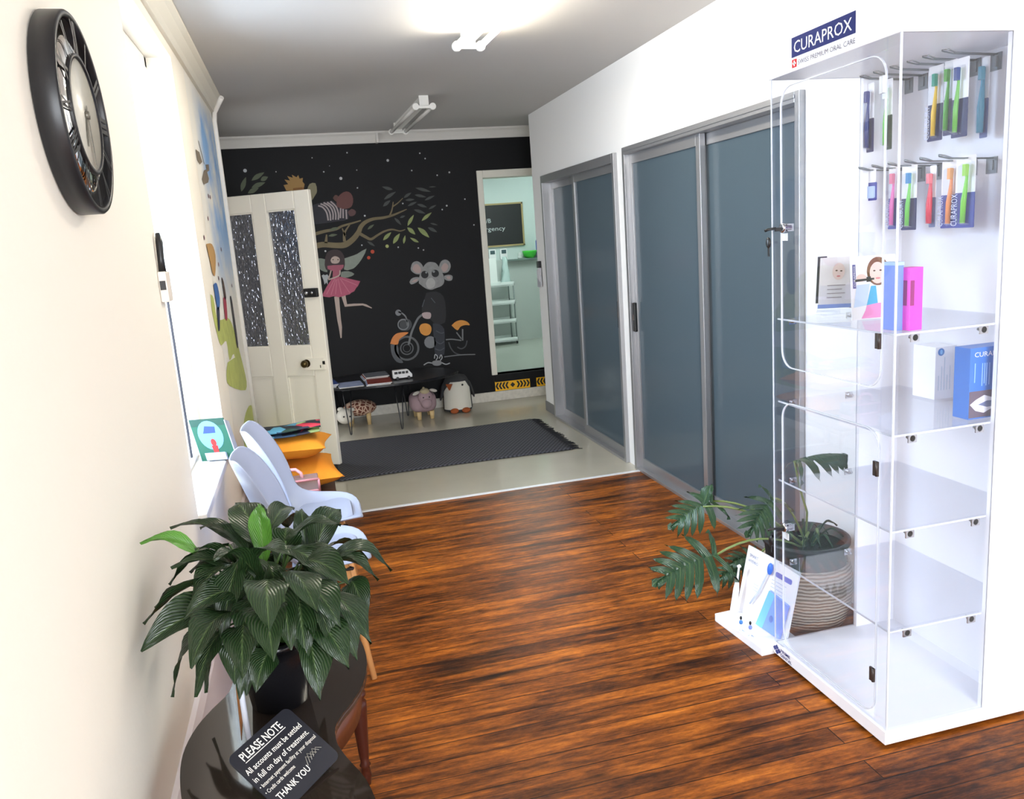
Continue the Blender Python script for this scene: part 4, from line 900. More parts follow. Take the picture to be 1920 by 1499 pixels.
# ---------------------------------------------------------------- toothbrush packs on the hooks
CARDW = M('pack_white', (240, 238, 240), .4); NAVY = M('pack_navy', (32, 34, 88), .4); CBLUE = M('pack_blue', (50, 62, 150), .4); BLIS = clear('blister_clear', (250, 252, 255), .03, .35)
PRINT = M('pack_print', (214, 220, 244), .5)
def pack(label, x, y, z0, z1, w, card, brush, head, word=None, yaw=0.0, split=.52, wide=1.0, bright=None):
    t = thing('toothbrush_pack', label, 'toothbrush', (x, y, z1), 'toothbrush packs hung in the cabinet')
    t.rotation_euler = (0, 0, yaw)
    h = z1 - z0
    # local axes: card faces -X, width along Y
    b = MB(); b.prism(rrect(-w / 2, w / 2, -h, -h * (1 - split), .003, 3), (0, 0, 0), Y, Z, (.0016, 0, 0)); c = b.build('card', card, t, local=True)
    b = MB(); b.prism(rrect(-w / 2, w / 2, -h * (1 - split), .012, .003, 3), (0, 0, 0), Y, Z, (.0016, 0, 0)); b.build('card_top', CARDW, c, local=True)
    if word: MB().text(word, (-.0012, w * .36, -h * .97), Z, Y, h=w * .34, w=h * split * .92).build('lettering', PRINT, c, local=True)
    b = MB(); o = -w * .16 if word else 0; lean = w * .10
    b.tube([(-.010, o + lean, -h * .93), (-.011, o + lean * .6, -h * .6), (-.010, o, -h * .42), (-.009, o - lean * .3, -h * .28), (-.009, o - lean * .5, -h * .08)], [.0068 * wide, .0075 * wide, .0056 * wide, .004 * wide, .0046 * wide], 10)
    br = b.build('toothbrush', brush, t, local=True)
    b = MB(); b.box(-.022, -.010, o - .006 - lean * .5, o + .006 - lean * .5, -h * .24, -h * .07); b.build('bristles', head, br, local=True)
    b = MB(); P = []
    for f in (0, .06, .94, 1): P.append([(-.001 - (.024 if 0.01 < f < .99 else 0) * k, o + q * w * .3, -h * (.97 - .93 * f)) for q, k in ((-1, 0), (-.7, 1), (.7, 1), (1, 0))])
    b.grid(P, smooth=False); b.build('blister', BLIS, t, local=True)
    return t
C = lambda n, c: M('brush_' + n, c, .35)
pack('dark blue toothbrush pack on the upper hook nearest the sliding doors', 1.90, 2.443, 1.80, 2.01, .035, NAVY, C('navy', (52, 54, 120)), C('navy2', (70, 72, 130)))
pack('patterned lime green and black toothbrush pack on an upper hook behind the acrylic door edge', 1.918, 2.377, 1.80, 2.01, .034, M('pack_dark', (40, 60, 50), .4), M('brush_lime_dots', (110, 200, 84), .35, var=.4, vscale=90), C('whiteb', (240, 244, 240)))
pack('upright yellow toothbrush on a navy card in the upper row', 1.965, 2.225, 1.806, 2.018, .062, NAVY, C('yellow', (252, 204, 52)), C('teal', (50, 160, 130)), 'CUREBURY')
pack('plain green toothbrush pack right of the yellow one in the upper row', 1.96, 2.16, 1.815, 2.02, .05, NAVY, C('green', (92, 178, 64)), C('green2', (92, 178, 64)))
pack('green toothbrush with dark bristles on navy card, third in the upper row cluster', 1.925, 2.083, 1.80, 2.01, .06, NAVY, C('green3', (108, 184, 70)), C('dkblue', (46, 70, 130)))
pack('teal blue toothbrush pack hanging alone, away from the upper row cluster', 2.012, 2.083, 1.795, 2.012, .028, M('pack_slate', (90, 100, 150), .4), C('teal2', (84, 160, 184)), C('teal3', (84, 160, 184)), wide=1.4)
pack('pink toothbrush on a blue card in the lower row behind the door edge', 1.944, 2.377, 1.54, 1.735, .05, CBLUE, C('pink', (232, 110, 180)), C('pink2', (236, 130, 160)), 'CURAPROX')
pack('green toothbrush with blue bristles on navy card in the lower row', 1.94, 2.300, 1.535, 1.73, .068, NAVY, C('green4', (110, 200, 76)), C('bluebr', (70, 140, 190)), 'CUREBURY')
pack('plain red toothbrush pack between the navy and orange packs in the lower row', 1.965, 2.225, 1.54, 1.72, .026, M('pack_greyblue', (110, 120, 160), .4), C('red', (226, 66, 84)), C('red2', (240, 130, 140)), wide=1.3)
pack('orange childrens toothbrush on a blue card in the lower row', 1.972, 2.16, 1.535, 1.73, .072, CBLUE, C('orange', (250, 150, 84)), C('orange2', (250, 176, 110)), 'CURAPROX', wide=1.1)
pack('lime childrens toothbrush on a blue card beside the orange one in the lower row', 1.955, 2.083, 1.535, 1.735, .075, CBLUE, C('lime', (128, 214, 66)), C('lime2', (160, 216, 80)), 'CURAPROX', wide=1.1)
t = thing('floss_pack', 'small blue and white floss pack on a lower hook, nearest the sliding doors', 'dental floss', (1.91, 2.443, 1.70), 'toothbrush packs hung in the cabinet')
b = MB(); b.prism(rrect(-.025, .025, -.06, .0, .004, 3), (0, 0, 0), Y, Z, (.0015, 0, 0)); c = b.build('card', CBLUE, t, local=True)
MB().prism(rrect(-.018, .018, -.052, -.012, .004, 3), (-.004, 0, 0), Y, Z, (.004, 0, 0)).build('floss_case', M('floss_pale', (176, 196, 232), .3), c, local=True)
MB().prism(rrect(-.02, .02, 0, .05, .004, 3), (0, 0, 0), Y, Z, (.0015, 0, 0)).build('card_top', CARDW, c, local=True)

# ---------------------------------------------------------------- things on the cabinet shelves
zs = SHELVES[0] + .0004
t = thing('brochure_stand', 'clear stand of white face-care brochures at the far end of the top shelf', 'brochure holder', (1.74, 2.40, zs))
LEAN = Vector((.035, .03, .185)); wv = Vector((.095, -.052, 0)).normalized()
o = Vector((1.683, 2.42, zs + .022))
def card(mb, o, u, w, v, h, nrm, th): return mb.prism([(0, 0), (w, 0), (w, h), (0, h)], o, u, v, Vector(nrm) * th)
vv = Vector((.045, .05, .18)).normalized(); nn = vv.cross(wv).normalized()
b = MB(); card(b, o - nn * .016 - vv * .004, wv, .112, vv, .08, nn, -.002); card(b, o + nn * -.0 - vv * .004, wv, .112, vv, .16, -nn, -.002); b.obox(o + wv * .055 - Z * .01 + nn * -.008, wv * .056, nn * .02, Z * .0015); b.obox(o + wv * .055 + Vector((0, .03, -.012)), wv * .02, Y * .03, Z * .0015); b.box(o.x + .01, o.x + .1, o.y - .03, o.y + .03, zs, zs + .002); b.obox(o + wv * .055 + Vector((0, .02, -.012)), wv * .03, Y * .002, Z * .01)
b.build('clear_holder', ACR, t)
br = MB()
for k in range(3): card(br, o + wv * (.002 + .004 * k) - nn * (.004 + .003 * k), wv, .098, vv, .178 - .006 * k, -nn, .0022)
br.build('brochures', M('brochure_white', (246, 242, 242), .4), t)
f = MB(); o2 = o - nn * .0142 + wv * .01
f.prism(ell(.052, .125, .020, .030, 18), o2, wv, vv, -nn * .0003); f.build('printed_face', M('print_face', (244, 222, 214), .5), t)
f = MB(); f.prism(ell(.045, .128, .004, .0025, 8), o2 - nn * .0004, wv, vv, -nn * .0002); f.prism(ell(.06, .126, .004, .0025, 8), o2 - nn * .0004, wv, vv, -nn * .0002); f.build('printed_eyes', M('print_dark', (90, 60, 60), .5), t)
f = MB(); f.prism(ell(.052, .108, .006, .0028, 10), o2 - nn * .0004, wv, vv, -nn * .0002); f.build('printed_lips', M('print_lips', (224, 130, 140), .5), t)
f = MB()
for k in range(4): f.prism([(.018, .075 - .014 * k), (.075 - .01 * (k % 2), .075 - .014 * k), (.075 - .01 * (k % 2), .078 - .014 * k), (.018, .078 - .014 * k)], o2, wv, vv, -nn * .0003)
f.build('printed_lines', M('print_grey', (180, 170, 176), .5), t)
f = MB(); card(f, o - nn * .0 - wv * .006 + vv * .02, wv, .03, vv, .165, nn, .002); f.build('dark_leaflet', M('leaflet_navy', (54, 56, 74), .5), t)
f = MB(); card(f, o - nn * .012 - vv * .002, wv, .105, vv, .012, -nn, .006); f.build('holder_lip', M('holder_blue', (134, 160, 226), .3), t)
f = MB(); card(f, o + wv * .102 + nn * .004, wv, .028, vv, .175, -nn, .004); f.build('patterned_leaflet', M('leaflet_tan', (196, 176, 164), .5, var=.3, vscale=40), t)

t = thing('brochure', 'white brochure with smiling long-haired girl brushing teeth on the top shelf', 'brochure', (1.745, 2.2, zs))
o = Vector((1.668, 2.215, zs)); u = Vector((.142, -.03, 0)).normalized(); v = Vector((.004, .02, .2)).normalized(); n = u.cross(v).normalized(); w, h = .145, .20
b = MB(); card(b, o, u, w, v, h, n, -.004); b.build('cover', M('cover_white', (250, 248, 250), .35), t)
def pr(name, polys, mat, k):
    m_ = MB()
    for p in polys: m_.prism(p, o + n * (.0003 + .0003 * k), u, v, n * .0002)
    return m_.build(name, mat, t)
pr('printed_hair', [ell(.088, .150, .036, .045, 22), [(.095, .18), (.124, .15), (.128, .06), (.112, .05), (.098, .10)], [(.052, .15), (.060, .12), (.066, .14)]], M('print_brown_hair', (132, 84, 60), .5), 0)
pr('printed_face', [ell(.086, .145, .025, .034, 22)], M('print_girl_face', (246, 216, 204), .5), 1)
pr('printed_eyes', [ell(.076, .152, .004, .0025, 8), ell(.096, .152, .004, .0025, 8)], M('print_dark'), 2)
pr('printed_smile', [ell(.087, .128, .008, .003, 10)], M('print_lips'), 2)
pr('printed_hand', [ell(.034, .132, .016, .012, 14)], M('print_girl_face'), 1)
pr('printed_toothbrush', [[(.012, .120), (.075, .124), (.075, .130), (.012, .128)], [(.05, .118), (.064, .119), (.064, .135), (.05, .134)]], M('print_black', (46, 44, 58), .5), 2)
pr('printed_blue_shirt', [[(.048, .045), (.064, .105), (.08, .105), (.084, .05)]], M('print_cyan', (64, 184, 228), .5), 1)
pr('printed_white_sleeve', [[(.006, .04), (.018, .11), (.06, .112), (.048, .045)]], M('print_pale_blue', (206, 226, 250), .5), 1)
pr('printed_pink_skirt', [[(.044, .03), (.05, .05), (.128, .05), (.13, .004), (.03, .004)]], M('print_pink', (250, 150, 210), .5), 0)
pr('printed_title', [[(.006, .10), (.016, .10), (.016, .175), (.006, .175)]], M('print_violet', (88, 84, 160), .5), 1)
m_ = MB(); m_.text('CURAPROX', o + n * .0012 + u * .014 + v * .105, v, -u, h=.006, w=.066); m_.build('lettering', M('sign_white'), t)

t = thing('toothpaste_box', 'bright pink upright carton with handle cut-out on the top shelf, nearest the glass corner', 'carton', (1.632, 1.93, zs))
box(1.617, 1.66, 1.905, 1.95, zs, zs + .175).build('carton_body', M('hot_pink_card', (244, 64, 200), .4), t, bevel=.001)
b = MB(); b.box(1.6166, 1.6172, 1.915, 1.930, zs + .07, zs + .14); b.box(1.619, 1.632, 1.9044, 1.9052, zs + .07, zs + .14); b.build('handle_slot', M('slot_shade_magenta', (150, 20, 110), .6), t)  # flat patch; shade inside the slot is put in as darker magenta
t = thing('toothpaste_box', 'pale blue carton tucked behind the pink carton on the top shelf', 'carton', (1.605, 1.95, zs))
box(1.594, 1.617, 1.93, 1.985, zs, zs + .19).build('carton_body', M('periwinkle_card', (120, 150, 232), .4), t, bevel=.001)
box(1.593, 1.618, 1.929, 1.986, zs + .182, zs + .192).build('carton_lid', M('pale_blue_card', (176, 206, 240), .4), t, bevel=.001)

zs = SHELVES[1] + .0004
t = thing('whitening_kit_box', 'blue box with white smile picture on the second shelf, edge hidden by side panel', 'box', (1.93, 1.94, zs))
box(1.848, 2.0, 1.925, 1.985, zs, zs + .213).build('carton_body', M('kit_blue', (58, 120, 206), .35), t, bevel=.001)
yf = 1.9246
b = MB(); b.text('CURAPROX', (1.862, yf, zs + .186), X, Z, h=.015, w=.125); b.build('lettering', M('sign_white'), t)
b = MB(); b.box(1.849, 1.9995, yf - .0002, yf + .0002, zs + .004, zs + .084); ph = b.build('printed_photo', M('print_dusk', (104, 88, 104), .5), t)
b = MB(); b.prism([(.0, .045), (.02, .058), (.05, .07), (.085, .058), (.14, .055), (.14, .03), (.085, .03), (.05, .016), (.02, .025)], (1.852, yf - .0003, zs), X, Z, (0, -.0002, 0)); b.build('printed_smile', M('print_white', (246, 244, 250), .5), ph)
b = MB(); b.prism([(.028, .043), (.06, .052), (.13, .048), (.13, .034), (.06, .033)], (1.852, yf - .0006, zs), X, Z, (0, -.0002, 0)); b.build('printed_teeth_bar', M('print_slate', (110, 120, 160), .5), ph)
b = MB()
for x, za, zb in ((1.864, .11, .168), (1.89, .098, .166), (1.898, .105, .166), (1.905, .098, .166), (1.915, .1, .166)): b.box(x, x + .0028, yf - .0003, yf + .0001, zs + za, zs + zb)
b.build('printed_lines', M('print_lightblue', (160, 200, 246), .5), t)
t = thing('carton', 'white product carton with round blue emblem on the second shelf', 'box', (2.02, 2.2, zs))
box(1.965, 2.045, 2.19, 2.29, zs, zs + .175).build('carton_body', M('carton_bright_white', (248, 249, 252), .4), t, bevel=.001)
b = MB(); b.prism(ell(.016, .158, .0125, .0125, 20), (1.97, 2.1896, zs), X, Z, (0, -.0003, 0)); em_ = b.build('blue_emblem', M('emblem_blue', (50, 124, 200), .4), t)
b = MB(); b.prism(ell(.016, .158, .005, .008, 14), (1.97, 2.189, zs), X, Z, (0, -.0003, 0)); b.build('emblem_tooth', M('emblem_pale', (120, 190, 240), .4), em_)
b = MB()
for k in range(5): b.box(1.978 + .011 * k, 1.9795 + .011 * k, 2.1892, 2.19, zs + .03, zs + .08 + .03 * (k % 3))
b.build('printed_lines', M('print_faint', (196, 214, 226), .5), t)

# ---------------------------------------------------------------- smart toothbrush stand on the floor beside the cabinet
st = thing('counter_display', 'white tilted product display stand on the floor at the cabinet foot', 'display stand', (1.56, 2.64, 0))
b = MB(); b.prism([(1.472, 2.80), (1.495, 2.482), (1.66, 2.485), (1.66, 2.806)], (0, 0, 0), X, Y, (0, 0, .034)); b.build('base_slab', M('display_white', (246, 246, 250), .35), st, bevel=.003)
A0, A1, T0, T1 = Vector((1.572, 2.80, .034)), Vector((1.600, 2.486, .034)), Vector((1.632, 2.80, .305)), Vector((1.660, 2.486, .295))
U = (A1 - A0).normalized(); V = (T0 - A0).normalized(); NB = U.cross(V).normalized()
if NB.x > 0: NB = -NB
W_, H_ = (A1 - A0).length, (T0 - A0).length
b = MB(); b.prism([(0, 0), (W_, 0), (W_, H_), (0, H_)], A0, U, V, NB * -.006); b.build('back_board', M('display_white'), st)
def onb(x, y, k=1): return A0 + U * x + V * y + NB * (.0006 * k)
b = MB(); b.text('SMART', onb(.02, H_ - .04), U, V, h=.013); b.text('HYDRO', onb(.02, H_ - .062), U, V, h=.013); b.build('heading_lettering', M('display_grey_text', (150, 160, 190), .5), st)
b = MB(); b.prism(rrect(.19, .285, H_ - .062, H_ - .042, .006, 3), onb(0, 0), U, V, NB * .0004); b.build('blue_title_bar', M('display_bar', (104, 116, 200), .5), st)
b = MB()
for k in range(4): b.prism([(.175, H_ - .082 - .014 * k), (.26 - .015 * (k % 2), H_ - .082 - .014 * k), (.26 - .015 * (k % 2), H_ - .079 - .014 * k), (.175, H_ - .079 - .014 * k)], onb(0, 0), U, V, NB * .0004)
for k in range(3): b.prism([(.075, .14 - .012 * k), (.105, .14 - .012 * k), (.105, .142 - .012 * k), (.075, .142 - .012 * k)], onb(0, 0), U, V, NB * .0004)
b.build('small_print', M('display_faint', (196, 206, 232), .5), st)
b = MB(); b.tube([onb(.085, .06, 14), onb(.12, .12, 14), onb(.145, .19, 14), onb(.155, .22, 14)], [.004, .0045, .004, .0035], 8); b2 = b.build('illustrated_handle', M('pale_handle', (214, 222, 240), .3), st)
b = MB(); R_ = Matrix((U, V, NB)).transposed().to_euler(); b.ball(onb(.162, .235, 14), (.014, .024, .008), rot=R_); b.build('blue_brush_head', M('vivid_blue', (66, 120, 226), .4), b2)
b = MB(); b.prism([(.145, .0), (.285, .0), (.298, .140), (.185, .155)], onb(0, 0, 1), U, V, NB * .012); bb = b.build('product_box', M('sky_blue_card', (132, 164, 240), .35), st)
b = MB(); b.prism([(.145, .0), (.185, .0), (.222, .150), (.185, .155)], onb(0, 0, 1) + NB * .012, U, V, NB * .0004); b.build('cyan_band', M('cyan_card', (126, 196, 246), .4), bb)
b = MB(); b.prism(ell(.226, .055, .011, .014, 16), onb(0, 0, 1) + NB * .0125, U, V, NB * .0003); b.prism(ell(.226, .055, .006, .008, 16), onb(0, 0, 1) + NB * .0129, U, V, NB * .0003); b.build('round_logo', M('slate_logo', (112, 134, 200), .4), bb)
t = thing('electric_toothbrush', 'slim white electric toothbrush standing at the far edge of the tilted display board', 'toothbrush', (1.535, 2.785, .034))
b = MB(); b.lathe([(.014, 0), (.0145, .01), (.013, .06), (.012, .10), (.009, .125), (.0045, .135), (.004, .17), (.0036, .195)], (1.545, 2.778, .0345), 16, (.16, 0.02, .98)); b.build('handle', M('brush_white', (244, 244, 250), .3), t)
b = MB(); p = Vector((1.545, 2.778, .0345)) + Vector((.16, .02, .98)).normalized() * .2; b.obox(p + Vector((-.004, -.006, 0)), (.006, 0, .002), (0, .006, 0), (-.001, 0, .004)); b.build('brush_head', M('brush_white'), t)
for k, (x, y, c, nm, lab) in enumerate(((1.492, 2.625, (60, 130, 210), 'blue', 'tiny interdental brush with blue collar standing on the display slab'), (1.503, 2.575, (120, 140, 220), 'violet', 'tiny interdental brush with pale violet collar standing nearer the cabinet'))):
    t = thing('interdental_brush', lab, 'interdental brush', (x, y, .034), 'interdental brushes on the display')
    MB().lathe([(.011, 0), (.011, .002), (.003, .003), (.0028, .03), (.0028, .034)], (x, y, .0342), 14).build('clear_stem', M('clear_plastic_stem', (226, 232, 244), .2), t)
    MB().lathe([(.006, 0), (.0075, .006), (.006, .012), (.003, .014)], (x, y, .067), 14).build('collar', M('collar_' + nm, c, .35), t)
    MB().lathe([(.0015, 0), (.0045, .004), (.0045, .012), (.001, .016)], (x, y, .083), 12).build('bristles', BLK, t)
# ---------------------------------------------------------------- wall clock
ck = thing('wall_clock', 'large round black wall clock with roman numerals on the cream wall beside the window', 'clock', (XL, 1.997, 1.925))
cc = Vector((XL + .0005, 1.997, 1.925)); CR = .208
CB = M('clock_black_metal', (24, 24, 27), .38)
MB().lathe([(CR - .004, .001), (CR, .004), (CR, .046), (CR - .003, .05), (CR - .012, .05), (CR - .014, .047), (CR - .014, .001), (CR - .004, .001)], cc, 72, X).build('rim', CB, ck)
MB().lathe([(CR - .0145, .0385), (.118, .046)], cc, 72, X).build('bevelled_mirror_ring', M('clock_mirror', (238, 236, 230), .08, metal=1.0), ck)
MB().lathe([(0, .03), (.118, .03), (.118, .047), (0, .047)], cc, 60, X).build('dial', M('weathered_dial', (196, 192, 178), .35, var=.22, vscale=16), ck)
MB().lathe([(.115, .045), (.115, .051), (.124, .051), (.124, .044)], cc, 60, X).build('inner_ring', CB, ck)
for k, s_ in enumerate(('XII', 'I', 'II', 'III', 'IV', 'V', 'VI', 'VII', 'VIII', 'IX', 'X', 'XI')):
    a_ = math.radians(30 * k); rad = Vector((0, math.sin(a_), math.cos(a_))); tan = Vector((0, math.cos(a_), -math.sin(a_)))
    b = MB(); b.text(s_, cc + X * .0465 + rad * .124, tan, rad, h=.069, w={1: .008, 2: .022, 3: .036, 4: .05}[len(s_)] if s_ not in ('V', 'X') else .032, thick=.0025, align='CENTER', bold=.035)
    b.build('numeral', CB, ck)
def hand(ang, ln, wd, nm, off):
    a_ = math.radians(ang); rad = Vector((0, math.sin(a_), math.cos(a_))); tan = Vector((0, math.cos(a_), -math.sin(a_)))
    b = MB(); b.prism([(-wd / 2, -.02), (wd / 2, -.02), (wd, ln * .5), (wd * .3, ln), (-wd * .3, ln), (-wd, ln * .5)], cc + X * off, tan, rad, X * .001); b.build(nm, M('aged_hand_metal', (110, 106, 96), .4, metal=.5), ck)
hand(205, .075, .006, 'hour_hand', .049); hand(178, .105, .0045, 'minute_hand', .051)
MB().lathe([(.009, .046), (.009, .054), (0, .055)], cc, 16, X).build('centre_pin', M('aged_hand_metal'), ck)

# window lever latch on the wall edge
t = thing('window_latch', 'white latch box with black lever on the edge of the clock wall', 'latch', (XL, 2.93, 1.55))
b = MB(); b.box(XL + .0005, XL + .026, 2.875, 2.962, 1.475, 1.575); b.build('latch_box', M('latch_cream_plastic', (236, 226, 214), .4), t, bevel=.004)
box(XL + .004, XL + .022, 2.8735, 2.8755, 1.515, 1.545).build('socket', BLK, t)
b = MB(); b.tube([(XL + .014, 2.90, 1.573), (XL + .014, 2.905, 1.62), (XL + .016, 2.91, 1.67), (XL + .014, 2.915, 1.70)], [.012, .0105, .0115, .007], 10); b.build('lever', BLK, t)
b = MB(); b.tube([(XL + .010, 2.955, 1.575), (XL + .012, 2.955, 1.67), (XL + .012, 2.95, 1.695)], .005, 8); b.build('brass_rod', M('pale_brass', (206, 190, 140), .3, metal=.6), t)

# leaflet box on the window sill
t = thing('leaflet_dispenser', 'green leaflet dispenser with oval picture standing on the window sill', 'leaflet holder', (XL - .03, 3.80, .715))
o = Vector((XL - .075, 3.77, .715)); u = Vector((.135, -.03, 0)).normalized(); v = Vector((-.045, .075, .19)).normalized(); n = u.cross(v).normalized()
b = MB(); b.prism([(0, 0), (.155, 0), (.155, .20), (.0, .20)], o, u, v, n * -.012); b.build('green_card', M('green_card', (8, 88, 66), .5), t)
b = MB(); b.prism([(0, .165), (.155, .165), (.155, .20), (0, .20)], o + n * .0004, u, v, n * .0003); b.build('dark_header', M('dark_green_card', (18, 70, 56), .4), t)
b = MB(); b.prism(ell(.075, .12, .055, .07, 26), o + n * .0008, u, v, n * .0003); b.build('oval_picture', M('oval_pale_blue', (104, 156, 196), .5), t)
b = MB(); b.prism([(.045, .13), (.10, .13), (.105, .16), (.06, .165)], o + n * .0014, u, v, n * .0003); b.build('blue_title', M('title_blue', (40, 66, 150), .4), t)
b = MB(); b.prism(ell(.078, .085, .012, .018, 14), o + n * .0014, u, v, n * .0003); b.prism([(.068, .03), (.088, .03), (.092, .07), (.064, .07)], o + n * .0014, u, v, n * .0003); b.build('red_figure_patch', M('patch_red', (176, 34, 30), .4), t)
b = MB(); b.prism([(.03, -.0), (.12, -.0), (.12, .035), (.03, .035)], o + n * .002, u, v, n * .02); b.build('leaflet_pocket', M('pocket_white', (186, 194, 216), .4), t)
for x_ in (-.004, .155): MB().prism([(x_, 0), (x_ + .004, 0), (x_ + .004, .19), (x_, .19)], o, u, v, n * -.06).build('side_wing', M('grey_card_back', (176, 180, 196), .5), t)

# ---------------------------------------------------------------- shell chairs
SHELL = M('pale_blue_grey_shell', (162, 170, 194), .32)
BEECH = M('beech_leg', (206, 148, 92), .4, var=.12, vscale=30)
def make_chair(loc, label):
    t = thing('shell_chair', label, 'chair', loc, 'pale shell chairs along the window wall')
    prof = [(-.335, .885, .115, .03), (-.325, .86, .165, .05), (-.305, .80, .198, .07), (-.275, .71, .218, .085), (-.245, .62, .228, .085), (-.215, .545, .232, .07), (-.175, .49, .234, .055), (-.115, .46, .236, .045), (-.04, .45, .236, .04), (.03, .452, .228, .032), (.085, .455, .20, .024), (.12, .45, .155, .014), (.135, .438, .085, .0)]
    P = []
    for i, (x, z, w, e) in enumerate(prof):
        row = []
        a_ = Vector(prof[max(i - 1, 0)][:2]); c_ = Vector(prof[min(i + 1, len(prof) - 1)][:2]); d = (c_ - a_).normalized(); nx, nz = (-d.y, d.x)
        if nx < 0 and nz < 0: nx, nz = -nx, -nz
        for j in range(13):
            q = -1 + 2 * j / 12; f = abs(q) ** 3
            row.append((x + nx * e * f, q * w, z + nz * e * f))
        P.append(row)
    b = MB(); b.grid(P); b.build('seat_shell', SHELL, t, local=True, solid=.009, sub=1)
    b = MB(); P = []
    for i in range(7):
        x = -.16 + .255 * i / 6; wd = .185 * math.sin(math.pi * (.28 + .5 * (1 - abs(i - 2.5) / 5))) if i < 6 else .12
        P.append([(x, q * wd, .462 + .016 * (1 - q * q) - .004 * (i in (0, 6))) for q in [-1, -.8, -.4, 0, .4, .8, 1]])
    b.grid(P); b.build('seat_pad', M('seat_pad_blue_grey', (152, 160, 184), .55), t, local=True, solid=.01, sub=1)
    b = MB()
    for s in (-1, 1):
        b.tube([(-.17, s * .13, .425), (.06, s * .13, .425)], .007, 8); b.tube([(-.17, s * .13, .425), (.06, -s * .13, .425)], .006, 8)
    b.box(-.13, .03, -.09, .09, .43, .442)
    b.build('under_frame', M('black_steel', (28, 28, 30), .4), t, local=True)
    for sx, sy in ((1, 1), (1, -1), (-1, 1), (-1, -1)):
        MB().tube([(-.055 + sx * .085, sy * .115, .44), (-.055 + sx * .145, sy * .20, .0)], [.017, .011], 12).build('leg', BEECH, t, local=True)
    return t
ch = make_chair((0, 3.57, 0), 'pale blue-grey shell chair with beech legs, the farther one, beside the mustard cushions')
copy_tree(ch, (-.005, 3.07, 0), 'pale blue-grey shell chair with beech legs, the nearer one, behind the peace lily')

# ---------------------------------------------------------------- cushions, quilt and bag on a low bench
t = thing('bench', 'low dark wooden bench under the mustard cushions beside the mural wall', 'bench', (-.17, 4.55, 0))
WOODD = M('dark_brown_wood', (74, 44, 28), .4, var=.25, vscale=14)
box(-.42, .04, 4.15, 4.95, .275, .305).build('bench_top', WOODD, t, bevel=.004)
for x in (-.40, .015):
    for y in (4.18, 4.92): MB().tube([(x, y, 0), (x, y, .276)], .016, 8).build('leg', WOODD, t)
MUST = M('mustard_cotton', (224, 142, 30), .85, bump=.25, bscale=300, var=.08, vscale=6)
def cushion(label, c, sx, sy, h, rz, tilt=0):
    P = []; n = 16
    R = Euler((tilt, 0, rz)).to_matrix(); rnd = random.Random(int(c[0] * 1000 + c[2] * 100))
    t_ = MB()
    for s in (1, -1):
        P = []
        for i in range(n + 1):
            row = []
            for j in range(n + 1):
                u_, v_ = -1 + 2 * i / n, -1 + 2 * j / n
                pin = 1 - .10 * (1 - abs(u_)) ** 1 * 0 
                ex = 1 - .09 * (1 - v_ * v_) ; ey = 1 - .09 * (1 - u_ * u_)
                th = h / 2 * ((1 - abs(u_) ** 2.6) * (1 - abs(v_) ** 2.6)) ** .55
                th *= 1 + .10 * math.sin(5 * u_ + 3 * v_) * .6 + rnd.uniform(-.03, .03)
                row.append(Vector(c) + R @ Vector((u_ * sx * ex, v_ * sy * ey, s * th)))
            P.append(row)
        t_.grid(P)
    o = t_.build('cushion', MUST, None, loc=c)
    tag(o, label, 'cushion', 'mustard cushions')
    return o
cushion('plump mustard yellow cushion, lower of the stacked pair', (-.165, 4.62, .388), .235, .235, .155, .12, .05)
cushion('plump mustard yellow cushion, upper one under the folded fabric', (-.19, 4.60, .550), .225, .225, .145, -.10, -.06)
def quilt_mat():
    m = bpy.data.materials.new('dark_patterned_fabric'); m.use_nodes = True
    nt = m.node_tree; L = nt.links; b_ = nt.nodes['Principled BSDF']; b_.inputs['Roughness'].default_value = .7
    tc = nt.nodes.new('ShaderNodeTexCoord'); v = nt.nodes.new('ShaderNodeTexVoronoi'); v.inputs['Scale'].default_value = 17; L.new(tc.outputs['Object'], v.inputs[0])
    cr = nt.nodes.new('ShaderNodeValToRGB'); cr.color_ramp.interpolation = 'CONSTANT'; sp = nt.nodes.new('ShaderNodeSeparateColor'); L.new(v.outputs['Color'], sp.inputs[0]); L.new(sp.outputs[0], cr.inputs[0])
    e = cr.color_ramp.elements; e[0].color = lin((24, 28, 40)); e[1].position = .93; e[1].color = lin((190, 50, 70))
    for p_, c_ in ((.3, (40, 70, 100)), (.42, (26, 32, 44)), (.56, (84, 150, 180)), (.66, (30, 60, 50)), (.76, (150, 170, 110)), (.84, (40, 40, 60))):
        q = e.new(p_); q.color = lin(c_)
    L.new(cr.outputs[0], b_.inputs['Base Color']); return m
b = MB()
for k, (z, th, dx) in enumerate(((.636, .024, 0), (.664, .028, .008))):
    P = []
    for i in range(9):
        a_ = 2 * math.pi * i / 8; P.append([(-.20 + dx + .19 * (-1 + 2 * j / 8), 4.50 + .09 * math.cos(a_) * (1 if abs(math.cos(a_)) > .1 else 1), z + th / 2 * math.sin(a_) + .004 * math.sin(j + k) + .01 * (j / 8)) for j in range(9)])
    b.grid(P)
    for q in (0, 8): b.add([P[i][q] for i in range(8)], [list(range(8))])
o = b.build('folded_fabric', quilt_mat(), None, loc=(-.2, 4.5, .6))
tag(o, 'folded dark multicoloured fabric lying on top of the mustard cushions', 'fabric')
t = thing('bag', 'small pink bag with clear window front and loop handle before the mustard cushions', 'bag', (-.14, 4.24, .306))
PINKB = M('pink_vinyl', (236, 176, 184), .35)
b = MB(); b.prism([(-.235, .306), (-.035, .306), (-.045, .40), (-.235, .40)], (0, 4.17, 0), X, Z, (0, .12, 0)); b.build('bag_body', PINKB, t, bevel=.008)
